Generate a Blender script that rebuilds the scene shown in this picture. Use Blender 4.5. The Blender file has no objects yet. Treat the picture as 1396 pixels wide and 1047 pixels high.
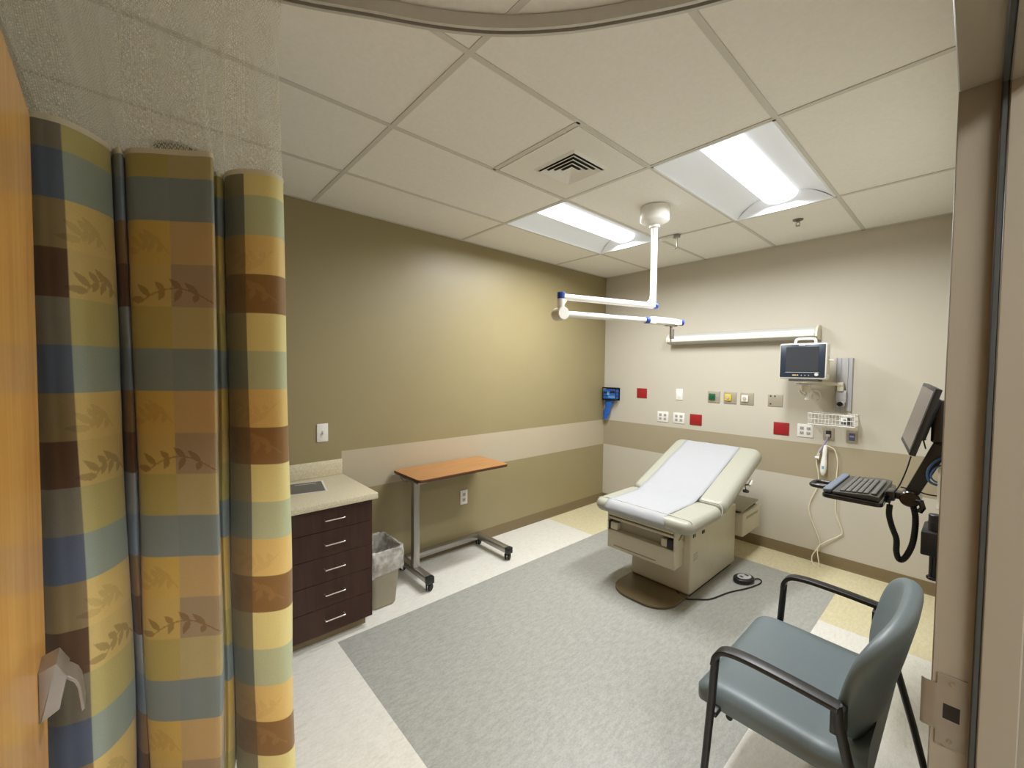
import bpy, bmesh, math, random
import numpy as np
from mathutils import Vector, Matrix
random.seed(4)
S = bpy.context.scene
COL = S.collection
PI = math.pi
V = Vector

# ------------------------------------------------------------------ materials
def lin(c):
    return tuple(((x / 255) / 12.92 if x / 255 <= .04045 else ((x / 255 + .055) / 1.055) ** 2.4) for x in c)

def mat(name, rgb, rough=.5, metal=0., spec=.5, noise=0., nscale=40., bump=0., bscale=200., stretch=(1, 1, 1), coat=0., rgb2=None, detail=4, sheen=0., emit=None, trans=0.):
    m = bpy.data.materials.new(name); m.use_nodes = True
    nt = m.node_tree; b = nt.nodes['Principled BSDF']
    c = lin(rgb)
    b.inputs['Base Color'].default_value = (*c, 1)
    b.inputs['Roughness'].default_value = rough
    b.inputs['Metallic'].default_value = metal
    b.inputs['Specular IOR Level'].default_value = spec
    b.inputs['Coat Weight'].default_value = coat
    b.inputs['Sheen Weight'].default_value = sheen
    b.inputs['Transmission Weight'].default_value = trans
    if emit:
        b.inputs['Emission Color'].default_value = (*lin(emit[0]), 1); b.inputs['Emission Strength'].default_value = emit[1]
    if noise or bump or rgb2:
        tc = nt.nodes.new('ShaderNodeTexCoord'); mp = nt.nodes.new('ShaderNodeMapping')
        mp.inputs['Scale'].default_value = stretch
        nt.links.new(tc.outputs['Object'], mp.inputs['Vector'])
    if noise or rgb2:
        n = nt.nodes.new('ShaderNodeTexNoise'); n.inputs['Scale'].default_value = nscale; n.inputs['Detail'].default_value = detail
        nt.links.new(mp.outputs['Vector'], n.inputs['Vector'])
        r = nt.nodes.new('ShaderNodeValToRGB')
        r.color_ramp.elements[0].position = .32; r.color_ramp.elements[1].position = .68
        c2 = lin(rgb2) if rgb2 else None
        if c2:
            r.color_ramp.elements[0].color = (*c, 1); r.color_ramp.elements[1].color = (*c2, 1)
        else:
            r.color_ramp.elements[0].color = (*[x * (1 - noise) for x in c], 1)
            r.color_ramp.elements[1].color = (*[min(1, x * (1 + noise)) for x in c], 1)
        nt.links.new(n.outputs['Fac'], r.inputs['Fac']); nt.links.new(r.outputs['Color'], b.inputs['Base Color'])
    if bump:
        n2 = nt.nodes.new('ShaderNodeTexNoise'); n2.inputs['Scale'].default_value = bscale; n2.inputs['Detail'].default_value = 3
        nt.links.new(mp.outputs['Vector'], n2.inputs['Vector'])
        bp = nt.nodes.new('ShaderNodeBump'); bp.inputs['Strength'].default_value = bump; bp.inputs['Distance'].default_value = .002
        nt.links.new(n2.outputs['Fac'], bp.inputs['Height']); nt.links.new(bp.outputs['Normal'], b.inputs['Normal'])
    return m

def floor_mat(name, rgb, rgb2, rough=.38, fleck=None):
    """marbled vinyl tile: fine grain plus short streaks running along Y"""
    m = mat(name, rgb, rough=rough, spec=.42)
    nt = m.node_tree; b = nt.nodes['Principled BSDF']
    tc = nt.nodes.new('ShaderNodeTexCoord')
    def noise(scale, st, det=5):
        mp = nt.nodes.new('ShaderNodeMapping'); mp.inputs['Scale'].default_value = st
        mp.inputs['Rotation'].default_value = (0, 0, .12)
        nt.links.new(tc.outputs['Object'], mp.inputs['Vector'])
        n = nt.nodes.new('ShaderNodeTexNoise'); n.inputs['Scale'].default_value = scale; n.inputs['Detail'].default_value = det
        nt.links.new(mp.outputs['Vector'], n.inputs['Vector']); return n
    n1 = noise(60, (1, .3, 1)); n2 = noise(190, (1, .4, 1), 3)
    mx = nt.nodes.new('ShaderNodeMath'); mx.operation = 'ADD'
    nt.links.new(n1.outputs['Fac'], mx.inputs[0]); nt.links.new(n2.outputs['Fac'], mx.inputs[1])
    hf = nt.nodes.new('ShaderNodeMath'); hf.operation = 'MULTIPLY'; hf.inputs[1].default_value = .5
    nt.links.new(mx.outputs[0], hf.inputs[0])
    r = nt.nodes.new('ShaderNodeValToRGB'); e = r.color_ramp.elements
    e[0].position = .38; e[0].color = (*lin(rgb), 1); e[1].position = .62; e[1].color = (*lin(rgb2), 1)
    nt.links.new(hf.outputs[0], r.inputs['Fac'])
    out = r.outputs['Color']
    if fleck:
        n3 = noise(46, (1, .25, 1), 2)
        st = nt.nodes.new('ShaderNodeMapRange'); st.inputs['From Min'].default_value = .60; st.inputs['From Max'].default_value = .72
        nt.links.new(n3.outputs['Fac'], st.inputs['Value'])
        mm = nt.nodes.new('ShaderNodeMix'); mm.data_type = 'RGBA'
        nt.links.new(st.outputs['Result'], mm.inputs['Factor']); nt.links.new(out, mm.inputs[6]); mm.inputs[7].default_value = (*lin(fleck), 1)
        out = mm.outputs[2]
    nt.links.new(out, b.inputs['Base Color'])
    return m

def wood_mat(name, c1, c2, scale, stretch, rough=.4, coat=.1, rot=(0, 0, 0)):
    m = mat(name, c1, rough=rough, coat=coat); nt = m.node_tree; b = nt.nodes['Principled BSDF']
    tc = nt.nodes.new('ShaderNodeTexCoord'); mp = nt.nodes.new('ShaderNodeMapping')
    mp.inputs['Scale'].default_value = stretch; mp.inputs['Rotation'].default_value = rot
    nt.links.new(tc.outputs['Object'], mp.inputs['Vector'])
    n = nt.nodes.new('ShaderNodeTexNoise'); n.inputs['Scale'].default_value = scale; n.inputs['Detail'].default_value = 8; n.inputs['Distortion'].default_value = .6
    nt.links.new(mp.outputs['Vector'], n.inputs['Vector'])
    b.inputs['Specular IOR Level'].default_value = .35
    r = nt.nodes.new('ShaderNodeValToRGB'); e = r.color_ramp.elements
    e[0].position = .3; e[0].color = (*lin(c1), 1); e[1].position = .7; e[1].color = (*lin(c2), 1)
    nt.links.new(n.outputs['Fac'], r.inputs['Fac']); nt.links.new(r.outputs['Color'], b.inputs['Base Color'])
    return m

M = {}
M['olive'] = mat('olive_paint', (146, 134, 98), rough=.42, spec=.5, noise=.015, nscale=3, bump=.08, bscale=260)
M['stripe_l'] = mat('tan_stripe_paint', (180, 168, 144), rough=.5, noise=.01, nscale=3, bump=.08, bscale=260)
M['cream'] = mat('cream_paint', (190, 184, 169), rough=.55, noise=.01, nscale=3, bump=.08, bscale=260)
M['stripe_b'] = mat('taupe_stripe_paint', (158, 147, 122), rough=.52, noise=.01, nscale=3, bump=.08, bscale=260)
M['base'] = mat('taupe_rubber_base', (116, 101, 72), rough=.45, noise=.02)
M['tile'] = mat('ceiling_tile_mineral', (236, 235, 229), rough=.9, spec=.1, noise=.02, nscale=60, bump=.25, bscale=350)
M['tbar'] = mat('ceiling_bar_enamel', (205, 203, 194), rough=.5)
M['gray_floor'] = floor_mat('gray_vinyl', (145, 145, 138), (165, 165, 158))
M['tan_floor'] = floor_mat('tan_vinyl', (196, 186, 150), (212, 203, 168))
M['white_floor'] = floor_mat('white_vinyl', (206, 203, 192), (219, 217, 208), fleck=(203, 199, 187))
M['frame'] = mat('taupe_door_frame_enamel', (132, 123, 106), rough=.38, noise=.01, nscale=5)
M['gasket'] = mat('dark_gasket', (48, 50, 44), rough=.7, noise=.05)
M['steel'] = mat('brushed_steel', (168, 164, 158), rough=.33, metal=.9, noise=.04, nscale=90, stretch=(1, 1, .1))
M['satin'] = mat('satin_lever_metal', (150, 146, 142), rough=.32, metal=.6, noise=.03)
M['plate'] = mat('strike_plate_metal', (124, 116, 102), rough=.35, metal=.3, noise=.03)
M['chrome'] = mat('chrome', (215, 215, 215), rough=.12, metal=1., noise=.01)
M['nickel'] = mat('nickel_handle', (225, 215, 205), rough=.22, metal=.85, noise=.01)
M['black'] = mat('black_plastic', (26, 26, 26), rough=.4, noise=.08)
M['blackg'] = mat('black_gloss', (16, 16, 17), rough=.22, noise=.05)
M['rubber'] = mat('black_rubber', (22, 21, 20), rough=.65, noise=.1)
M['dgray'] = mat('dark_gray_plastic', (60, 62, 62), rough=.5, noise=.06)
M['kgray'] = mat('keyboard_gray', (84, 82, 77), rough=.5, noise=.05)
M['keydark'] = mat('keyboard_deck', (62, 60, 54), rough=.5, noise=.05)
M['wristblue'] = mat('slate_blue_foam', (96, 104, 116), rough=.7, noise=.04)
M['white'] = mat('white_enamel', (232, 231, 226), rough=.3, noise=.01)
M['whitepl'] = mat('white_plastic', (226, 225, 220), rough=.35, noise=.015)
M['ivory'] = mat('ivory_plastic', (212, 207, 190), rough=.4, noise=.015)
M['blue'] = mat('blue_joint_plastic', (42, 72, 160), rough=.35, noise=.03)
M['taupe_pl'] = mat('table_body_enamel', (194, 187, 165), rough=.32, noise=.015, nscale=20)
M['taupe_dk'] = mat('table_recess_enamel', (150, 142, 118), rough=.4, noise=.02)
M['foot'] = mat('brown_floor_plate', (98, 84, 58), rough=.4, noise=.03)
M['vinyl'] = mat('cream_vinyl', (158, 157, 143), rough=.42, noise=.012, bump=.1, bscale=300)
M['paper'] = mat('exam_paper', (160, 161, 163), rough=.85, spec=.15, bump=.35, bscale=60, noise=.006)
M['teal'] = mat('blue_gray_vinyl', (102, 114, 117), rough=.42, noise=.02, nscale=60, bump=.1, bscale=400)
M['cab'] = wood_mat('espresso_laminate', (48, 27, 18), (62, 37, 26), 7, (4, 4, .35), rough=.5)
M['cabseam'] = mat('dark_reveal', (22, 14, 11), rough=.7, noise=.05)
M['counter'] = mat('speckled_counter', (186, 176, 148), rough=.38, rgb2=(212, 203, 178), nscale=140, detail=6)
M['doorwood'] = wood_mat('honey_door_veneer', (206, 148, 72), (222, 166, 88), 5, (5, 5, .45), rough=.26, coat=.3)
M['maple'] = wood_mat('maple_laminate', (164, 114, 62), (178, 128, 74), 9, (3.5, .5, 3.5), rough=.38)
M['tedge'] = mat('brown_edge_band', (82, 48, 30), rough=.45, noise=.05)
M['trash'] = mat('taupe_bin_plastic', (150, 142, 122), rough=.5, noise=.02)
M['red'] = mat('red_plate', (150, 30, 32), rough=.4, noise=.03)
M['gplate'] = mat('gray_gas_plate', (172, 164, 146), rough=.35, metal=.3, noise=.02)
M['green'] = mat('green_gas_outlet', (22, 92, 58), rough=.4, noise=.03)
M['yellow'] = mat('yellow_gas_outlet', (220, 186, 40), rough=.4, noise=.03)
M['offw'] = mat('offwhite_gas_outlet', (226, 220, 204), rough=.4, noise=.02)
M['slot'] = mat('dark_slot', (40, 38, 36), rough=.6, noise=.05)
M['outgray'] = mat('outlet_shade_gray', (176, 174, 166), rough=.45, noise=.02)
M['screen'] = mat('dark_screen', (56, 58, 62), rough=.18, noise=.02)
M['navy'] = mat('navy_bezel', (38, 48, 60), rough=.3, noise=.03)
M['pcscreen'] = mat('matte_pc_screen', (98, 90, 83), rough=.3, noise=.02)
M['alum'] = mat('aluminium_rail', (180, 180, 182), rough=.4, metal=.15, noise=.02)
M['bluegl'] = mat('blue_nitrile', (34, 92, 178), rough=.45, noise=.12, nscale=30)
M['lblue'] = mat('pale_blue_card', (110, 170, 215), rough=.55, noise=.1, nscale=40)
M['cord'] = mat('ivory_cord', (222, 214, 190), rough=.5, noise=.02)
M['cyan_strap'] = mat('lavender_strap', (150, 140, 168), rough=.6, noise=.08)
M['bluecab'] = mat('blue_cable', (70, 104, 150), rough=.5, noise=.03)
M['dial'] = mat('gray_dial', (190, 192, 192), rough=.4, noise=.02)
M['amber'] = mat('amber_mark', (214, 180, 120), rough=.5, noise=.02)
M['print'] = mat('charcoal_print', (96, 94, 90), rough=.5, noise=.06, nscale=150)
M['red_led'] = mat('red_indicator', (190, 30, 30), rough=.3, noise=.02)
M['louver'] = mat('vent_enamel', (228, 227, 220), rough=.45, noise=.01)
M['ventdark'] = mat('duct_dark', (52, 56, 60), rough=.8, noise=.05)
M['housing'] = mat('wall_light_enamel', (184, 184, 178), rough=.35, noise=.01)
M['reflect'] = mat('troffer_white', (230, 233, 236), rough=.5, noise=.005)
M['track'] = mat('track_aluminium', (196, 194, 186), rough=.4, metal=.2, noise=.02)
M['wbulb'] = mat('sprinkler_brass', (120, 112, 96), rough=.35, metal=.7, noise=.03)

def emis(name, rgb, strength):
    m = bpy.data.materials.new(name); m.use_nodes = True; nt = m.node_tree; nt.nodes.clear()
    o = nt.nodes.new('ShaderNodeOutputMaterial'); e = nt.nodes.new('ShaderNodeEmission')
    tc = nt.nodes.new('ShaderNodeTexCoord'); n = nt.nodes.new('ShaderNodeTexNoise'); n.inputs['Scale'].default_value = 2
    mr = nt.nodes.new('ShaderNodeMapRange'); mr.inputs['To Min'].default_value = strength * .98; mr.inputs['To Max'].default_value = strength * 1.02
    nt.links.new(tc.outputs['Object'], n.inputs['Vector']); nt.links.new(n.outputs['Fac'], mr.inputs['Value']); nt.links.new(mr.outputs['Result'], e.inputs['Strength'])
    e.inputs['Color'].default_value = (*lin(rgb), 1); nt.links.new(e.outputs[0], o.inputs[0]); return m
M['lamp'] = emis('troffer_lens', (246, 250, 255), 2.2)
M['hall_lamp'] = emis('corridor_lens', (250, 251, 255), 44)

def sheer(name, rgb, cover, cell, soft=.18, gloss=.5):
    """open mesh: opaque strands and see-through holes, pattern from the UV map in metres"""
    m = bpy.data.materials.new(name); m.use_nodes = True; nt = m.node_tree; nt.nodes.clear()
    o = nt.nodes.new('ShaderNodeOutputMaterial'); tr = nt.nodes.new('ShaderNodeBsdfTransparent')
    df = nt.nodes.new('ShaderNodeBsdfDiffuse'); df.inputs[0].default_value = (*lin(rgb), 1)
    tl = nt.nodes.new('ShaderNodeBsdfTranslucent'); tl.inputs[0].default_value = (*lin(rgb), 1)
    mx0 = nt.nodes.new('ShaderNodeMixShader'); mx0.inputs[0].default_value = .5
    nt.links.new(df.outputs[0], mx0.inputs[1]); nt.links.new(tl.outputs[0], mx0.inputs[2])
    uv = nt.nodes.new('ShaderNodeUVMap'); uv.uv_map = 'UVMap'
    sp = nt.nodes.new('ShaderNodeSeparateXYZ'); nt.links.new(uv.outputs[0], sp.inputs[0])
    def math_(op, a, b=None):
        n = nt.nodes.new('ShaderNodeMath'); n.operation = op
        for i, x in enumerate((a, b)):
            if x is None: continue
            if isinstance(x, (int, float)): n.inputs[i].default_value = x
            else: nt.links.new(x, n.inputs[i])
        return n.outputs[0]
    k = 2 * PI / cell
    a = math_('SINE', math_('MULTIPLY', sp.outputs[0], k)); b = math_('SINE', math_('ADD', math_('MULTIPLY', sp.outputs[1], k * .62), math_('MULTIPLY', math_('SINE', math_('MULTIPLY', sp.outputs[0], k * .5)), 1.2)))
    h = math_('MULTIPLY', a, b)
    mr = nt.nodes.new('ShaderNodeMapRange'); nt.links.new(h, mr.inputs['Value'])
    mr.inputs['From Min'].default_value = -.25; mr.inputs['From Max'].default_value = .35
    mr.inputs['To Min'].default_value = cover - soft; mr.inputs['To Max'].default_value = cover + soft
    mx = nt.nodes.new('ShaderNodeMixShader'); nt.links.new(mr.outputs['Result'], mx.inputs[0])
    nt.links.new(tr.outputs[0], mx.inputs[1]); nt.links.new(mx0.outputs[0], mx.inputs[2]); nt.links.new(mx.outputs[0], o.inputs[0])
    return m
M['net'] = sheer('white_netting', (250, 248, 238), .34, .0085, .26)

def liner_mat():
    m = bpy.data.materials.new('clear_bag_film'); m.use_nodes = True; nt = m.node_tree; nt.nodes.clear()
    o = nt.nodes.new('ShaderNodeOutputMaterial'); tr = nt.nodes.new('ShaderNodeBsdfTransparent'); tr.inputs[0].default_value = (.93, .93, .92, 1)
    pb = nt.nodes.new('ShaderNodeBsdfPrincipled'); pb.inputs['Base Color'].default_value = (.8, .79, .75, 1); pb.inputs['Roughness'].default_value = .2
    n = nt.nodes.new('ShaderNodeTexNoise'); n.inputs['Scale'].default_value = 22; n.inputs['Detail'].default_value = 5
    tc = nt.nodes.new('ShaderNodeTexCoord'); nt.links.new(tc.outputs['Object'], n.inputs['Vector'])
    mr = nt.nodes.new('ShaderNodeMapRange'); mr.inputs['From Min'].default_value = .35; mr.inputs['From Max'].default_value = .7; mr.inputs['To Min'].default_value = .22; mr.inputs['To Max'].default_value = .6
    nt.links.new(n.outputs['Fac'], mr.inputs['Value'])
    bp = nt.nodes.new('ShaderNodeBump'); bp.inputs['Strength'].default_value = .8; bp.inputs['Distance'].default_value = .01
    nt.links.new(n.outputs['Fac'], bp.inputs['Height']); nt.links.new(bp.outputs[0], pb.inputs['Normal'])
    mx = nt.nodes.new('ShaderNodeMixShader'); nt.links.new(mr.outputs['Result'], mx.inputs[0]); nt.links.new(tr.outputs[0], mx.inputs[1]); nt.links.new(pb.outputs[0], mx.inputs[2])
    nt.links.new(mx.outputs[0], o.inputs[0]); return m
M['film'] = liner_mat()

def cloth_mat():
    m = bpy.data.materials.new('plaid_cloth'); m.use_nodes = True; nt = m.node_tree; b = nt.nodes['Principled BSDF']
    at = nt.nodes.new('ShaderNodeAttribute'); at.attribute_name = 'weave'
    b.inputs['Roughness'].default_value = .62; b.inputs['Sheen Weight'].default_value = .15; b.inputs['Specular IOR Level'].default_value = .3
    uv = nt.nodes.new('ShaderNodeUVMap'); uv.uv_map = 'UVMap'
    n = nt.nodes.new('ShaderNodeTexNoise'); n.inputs['Scale'].default_value = 260; n.inputs['Detail'].default_value = 2
    nt.links.new(uv.outputs[0], n.inputs['Vector'])
    mr = nt.nodes.new('ShaderNodeMapRange'); mr.inputs['To Min'].default_value = .9; mr.inputs['To Max'].default_value = 1.1
    nt.links.new(n.outputs['Fac'], mr.inputs['Value'])
    mx = nt.nodes.new('ShaderNodeVectorMath'); mx.operation = 'SCALE'
    nt.links.new(at.outputs['Color'], mx.inputs[0]); nt.links.new(mr.outputs['Result'], mx.inputs['Scale'])
    nt.links.new(mx.outputs[0], b.inputs['Base Color'])
    return m
M['plaid'] = cloth_mat()
M['hem'] = mat('curtain_hem_tape', (206, 200, 178), rough=.75, noise=.03, nscale=200)

# ------------------------------------------------------------------ mesh builder
class B:
    def __init__(s): s.bm = bmesh.new(); s.mi = 0
    def _new(s, f0):
        s.bm.faces.ensure_lookup_table()
        for f in s.bm.faces[f0:]: f.material_index = s.mi
    def box(s, a, b, bev=0., seg=2, mtx=None):
        f0 = len(s.bm.faces)
        a, b = V(a), V(b); c = (a + b) / 2; d = b - a
        t = bmesh.new(); bmesh.ops.create_cube(t, size=1)
        for v in t.verts: v.co = V((v.co.x * d.x, v.co.y * d.y, v.co.z * d.z))
        if bev > 0: bmesh.ops.bevel(t, geom=t.edges[:], offset=min(bev, min(abs(x) for x in d) * .49), segments=seg, profile=.5, affect='EDGES')
        for v in t.verts:
            v.co = v.co + c
            if mtx is not None: v.co = mtx @ v.co
        s._merge(t); return s
    def _merge(s, t):
        bmesh.ops.recalc_face_normals(t, faces=t.faces[:])
        mp = {}
        for v in t.verts: mp[v] = s.bm.verts.new(v.co)
        for f in t.faces:
            try:
                nf = s.bm.faces.new([mp[v] for v in f.verts]); nf.material_index = s.mi
            except ValueError: pass
        t.free()
    def prism(s, pts, vec, bev=0., seg=2, mtx=None):
        """extrude polygon pts (3D) along vec"""
        t = bmesh.new(); vec = V(vec)
        lo = [t.verts.new(V(p)) for p in pts]; hi = [t.verts.new(V(p) + vec) for p in pts]
        n = len(pts)
        t.faces.new(lo); t.faces.new(list(reversed(hi)))
        for i in range(n): t.faces.new((lo[i], lo[(i + 1) % n], hi[(i + 1) % n], hi[i]))
        bmesh.ops.recalc_face_normals(t, faces=t.faces[:])
        if bev > 0:
            caps = [e for e in t.edges if (all(v in lo for v in e.verts) or all(v in hi for v in e.verts))]
            bmesh.ops.bevel(t, geom=caps, offset=bev, segments=seg, profile=.5, affect='EDGES')
        if mtx is not None:
            for v in t.verts: v.co = mtx @ v.co
        s._merge(t); return s
    def tube(s, pts, r, n=12, closed=False, cap=True):
        pts = [V(p) for p in pts]; N = len(pts)
        R = r if isinstance(r, (list, tuple)) else [r] * N
        t = bmesh.new(); rings = []; up = None
        for i, p in enumerate(pts):
            if closed: d = pts[(i + 1) % N] - pts[i - 1]
            elif i == 0: d = pts[1] - pts[0]
            elif i == N - 1: d = pts[-1] - pts[-2]
            else: d = (pts[i + 1] - pts[i]).normalized() + (pts[i] - pts[i - 1]).normalized()
            d = d.normalized() if d.length > 1e-9 else V((0, 0, 1))
            if up is None:
                up = V((0, 0, 1)) if abs(d.z) < .9 else V((1, 0, 0))
            x = (up - d * up.dot(d)).normalized(); up = x; y = d.cross(x)
            rings.append([t.verts.new(p + (x * math.cos(2 * PI * k / n) + y * math.sin(2 * PI * k / n)) * R[i]) for k in range(n)])
        M_ = N if closed else N - 1
        for i in range(M_):
            a, b = rings[i], rings[(i + 1) % N]
            for k in range(n): t.faces.new((a[k], a[(k + 1) % n], b[(k + 1) % n], b[k]))
        if cap and not closed:
            t.faces.new(list(reversed(rings[0]))); t.faces.new(rings[-1])
        s._merge(t); return s
    def cyl(s, p0, p1, r, r2=None, n=24, bev=0.):
        r2 = r if r2 is None else r2
        p0, p1 = V(p0), V(p1)
        if bev > 0:
            d = (p1 - p0).normalized()
            return s.tube([p0, p0 + d * 1e-5, p0 + d * bev, p1 - d * bev, p1 - d * 1e-5, p1], [r - bev, r - bev * .9, r, r2, r2 - bev * .9, r2 - bev], n)
        return s.tube([p0, p1], [r, r2], n)
    def lathe(s, prof, c, n=32):
        t = bmesh.new(); c = V(c); rings = []
        for r, z in prof:
            if r < 1e-6: rings.append([t.verts.new(c + V((0, 0, z)))])
            else: rings.append([t.verts.new(c + V((r * math.cos(2 * PI * k / n), r * math.sin(2 * PI * k / n), z))) for k in range(n)])
        for a, b in zip(rings, rings[1:]):
            for k in range(n):
                if len(a) == 1 and len(b) == 1: continue
                if len(a) == 1: t.faces.new((a[0], b[(k + 1) % n], b[k]))
                elif len(b) == 1: t.faces.new((a[k], a[(k + 1) % n], b[0]))
                else: t.faces.new((a[k], a[(k + 1) % n], b[(k + 1) % n], b[k]))
        s._merge(t); return s
    def grid(s, P):
        """P[i][j] points"""
        t = bmesh.new(); vv = [[t.verts.new(V(p)) for p in row] for row in P]
        for i in range(len(P) - 1):
            for j in range(len(P[0]) - 1): t.faces.new((vv[i][j], vv[i][j + 1], vv[i + 1][j + 1], vv[i + 1][j]))
        mp = {}
        for v in t.verts: mp[v] = s.bm.verts.new(v.co)
        for f in t.faces: nf = s.bm.faces.new([mp[v] for v in f.verts]); nf.material_index = s.mi
        t.free(); return s
    def quad(s, *p):
        f = s.bm.faces.new([s.bm.verts.new(V(q)) for q in p]); f.material_index = s.mi; return s

def wloc(o):
    l = V((0, 0, 0))
    while o is not None: l = l + o.location; o = o.parent
    return l

def fin(name, b, mats, parent=None, origin=None, angle=40, **props):
    if not isinstance(mats, (list, tuple)): mats = [mats]
    me = bpy.data.meshes.new(name)
    off = wloc(parent) if parent is not None else V(origin if origin is not None else (0, 0, 0))
    for v in b.bm.verts: v.co -= off
    b.bm.to_mesh(me); b.bm.free()
    for m in mats: me.materials.append(m)
    me.polygons.foreach_set('use_smooth', [True] * len(me.polygons))
    me.set_sharp_from_angle(angle=math.radians(angle))
    o = bpy.data.objects.new(name, me); COL.objects.link(o)
    if parent is not None: o.parent = parent
    else: o.location = off
    for k, v in props.items(): o[k] = v
    return o

def thing(name, label, cat, loc, group=None):
    o = bpy.data.objects.new(name, None); COL.objects.link(o); o.location = loc; o.empty_display_size = .1
    o['label'] = label; o['category'] = cat
    if group: o['group'] = group
    return o

def rr(cx, cy, w, h, r, n=6):
    """rounded rectangle 2D"""
    out = []
    for sx, sy, a0 in ((1, 1, 0), (-1, 1, PI / 2), (-1, -1, PI), (1, -1, 1.5 * PI)):
        for k in range(n + 1):
            a = a0 + PI / 2 * k / n
            out.append((cx + sx * (w / 2 - r) + r * math.cos(a), cy + sy * (h / 2 - r) + r * math.sin(a)))
    return out

def cr(pts, n=8, closed=False):
    """Catmull-Rom through 3D points"""
    P = [V(p) for p in pts]; out = []
    N = len(P)
    for i in range(N if closed else N - 1):
        p1, p2 = P[i], P[(i + 1) % N]
        p0 = P[i - 1] if (i > 0 or closed) else p1 * 2 - p2
        p3 = P[(i + 2) % N] if (i < N - 2 or closed) else p2 * 2 - p1
        for k in range(n):
            t = k / n
            out.append(.5 * ((2 * p1) + (p2 - p0) * t + (2 * p0 - 5 * p1 + 4 * p2 - p3) * t * t + (3 * p1 - p0 - 3 * p2 + p3) * t ** 3))
    if not closed: out.append(P[-1])
    return out

ST = 'structure'
# ------------------------------------------------------------------ room constants
H = 2.72
XR = 3.01          # right wall face
YF = -4.80         # front wall face
TY = .6096
X1 = .5841; GX = [X1 + TY * k for k in range(4)]        # .584 1.194 1.803 2.413
GYS = [-.9166, -2.1358, -3.355, -4.574]
DOOR0, DOOR1 = -4.365, -3.13      # opening along y
DH = 2.11

# ---- floor
b = B()
gx0, gx1, gy0, gy1 = .607, 2.410, -3.41, -.409
ty = -.992
def fq(x0, x1, y0, y1, mi): b.mi = mi; b.quad((x0, y0, 0), (x1, y0, 0), (x1, y1, 0), (x0, y1, 0))
XE = 3.14
fq(gx0, gx1, gy0, gy1, 0)
fq(0, gx0, ty, 0, 1); fq(gx0, gx1, gy1, 0, 1); fq(gx1, XE, ty, 0, 1)
fq(0, gx0, YF, ty, 2); fq(gx1, XE, YF, ty, 2); fq(gx0, gx1, YF, gy0, 2)
b.mi = 2; b.box((-.1, YF - .1, -.12), (XE, .1, -.004))
fin('floor', b, [M['gray_floor'], M['tan_floor'], M['white_floor']], kind=ST)

# ---- ceiling: mineral tiles with an exposed bar grid; cells for the two light fixtures stay open
def cell_open(x, y): return (GX[0] < x < GX[1] or GX[2] < x < GX[3]) and GYS[1] < y < GYS[0]
b = B()
xs = [0] + GX + [3.0226, 3.14]; ys = [0] + GYS + [YF]
for i in range(len(xs) - 1):
    for j in range(len(ys) - 1):
        if cell_open((xs[i] + xs[i + 1]) / 2, (ys[j] + ys[j + 1]) / 2): continue
        b.box((xs[i] + .003, ys[j + 1] + .003, H + .004), (xs[i + 1] - .003, ys[j] - .003, H + .022))
ceil = fin('ceiling', b, M['tile'], kind=ST)
b = B(); w = .012
for x in GX + [3.0226 - .013]:
    b.box((x - w, YF, H), (x + w, 0, H + .006))
for y in GYS:
    b.box((0, y - w, H - .0004), (3.01, y + w, H + .006))
b.box((GX[1], -2.7454 - w, H), (GX[2], -2.7454 + w, H + .006))
b.box((0, YF, H), (.02, 0, H + .006)); b.box((0, -.02, H), (3.01, 0, H + .006)); b.box((2.99, YF, H), (3.01, 0, H + .006))
fin('ceiling_grid', b, M['tbar'], parent=ceil)
b = B(); b.box((-.1, YF - .1, 3.02), (3.14, .1, 3.1)); fin('trim_2', b, M['tile'], kind=ST)

# ---- walls
ZB, ZS0, ZS1 = .093, .6994, .9987
WT = 3.02
b = B()
def lq(y0, y1, z0, z1, mi): b.mi = mi; b.quad((0, y0, z0), (0, y1, z0), (0, y1, z1), (0, y0, z1))
lq(YF, 0, 0, ZS0, 0); lq(YF, -3.168, ZS0, ZS1, 0); lq(-3.168, 0, ZS0, ZS1, 1); lq(YF, 0, ZS1, WT, 0)
b.mi = 0; b.box((-.1, YF - .1, 0), (-.002, .1, WT))
fin('wall_left', b, [M['olive'], M['stripe_l']], kind=ST)
b = B()
def bq(z0, z1, mi): b.mi = mi; b.quad((0, 0, z0), (XR + .1, 0, z0), (XR + .1, 0, z1), (0, 0, z1))
bq(0, ZS0, 0); bq(ZS0, ZS1, 1); bq(ZS1, WT, 0)
b.mi = 0; b.box((0, .002, 0), (XR + .12, .1, WT))
fin('wall_back', b, [M['cream'], M['stripe_b']], kind=ST)
b = B()
b.box((0, YF - .1, 0), (XR + .12, YF, WT))
fin('wall_front', b, M['cream'], kind=ST)
b = B()
b.box((XR, DOOR1 + .03, 0), (XR + .115, 0, WT)); b.box((XR, YF, 0), (XR + .115, DOOR0 - .03, WT)); b.box((XR, DOOR0 - .03, DH + .03), (XR + .115, DOOR1 + .03, WT))
fin('wall_right', b, M['cream'], kind=ST)
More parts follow.
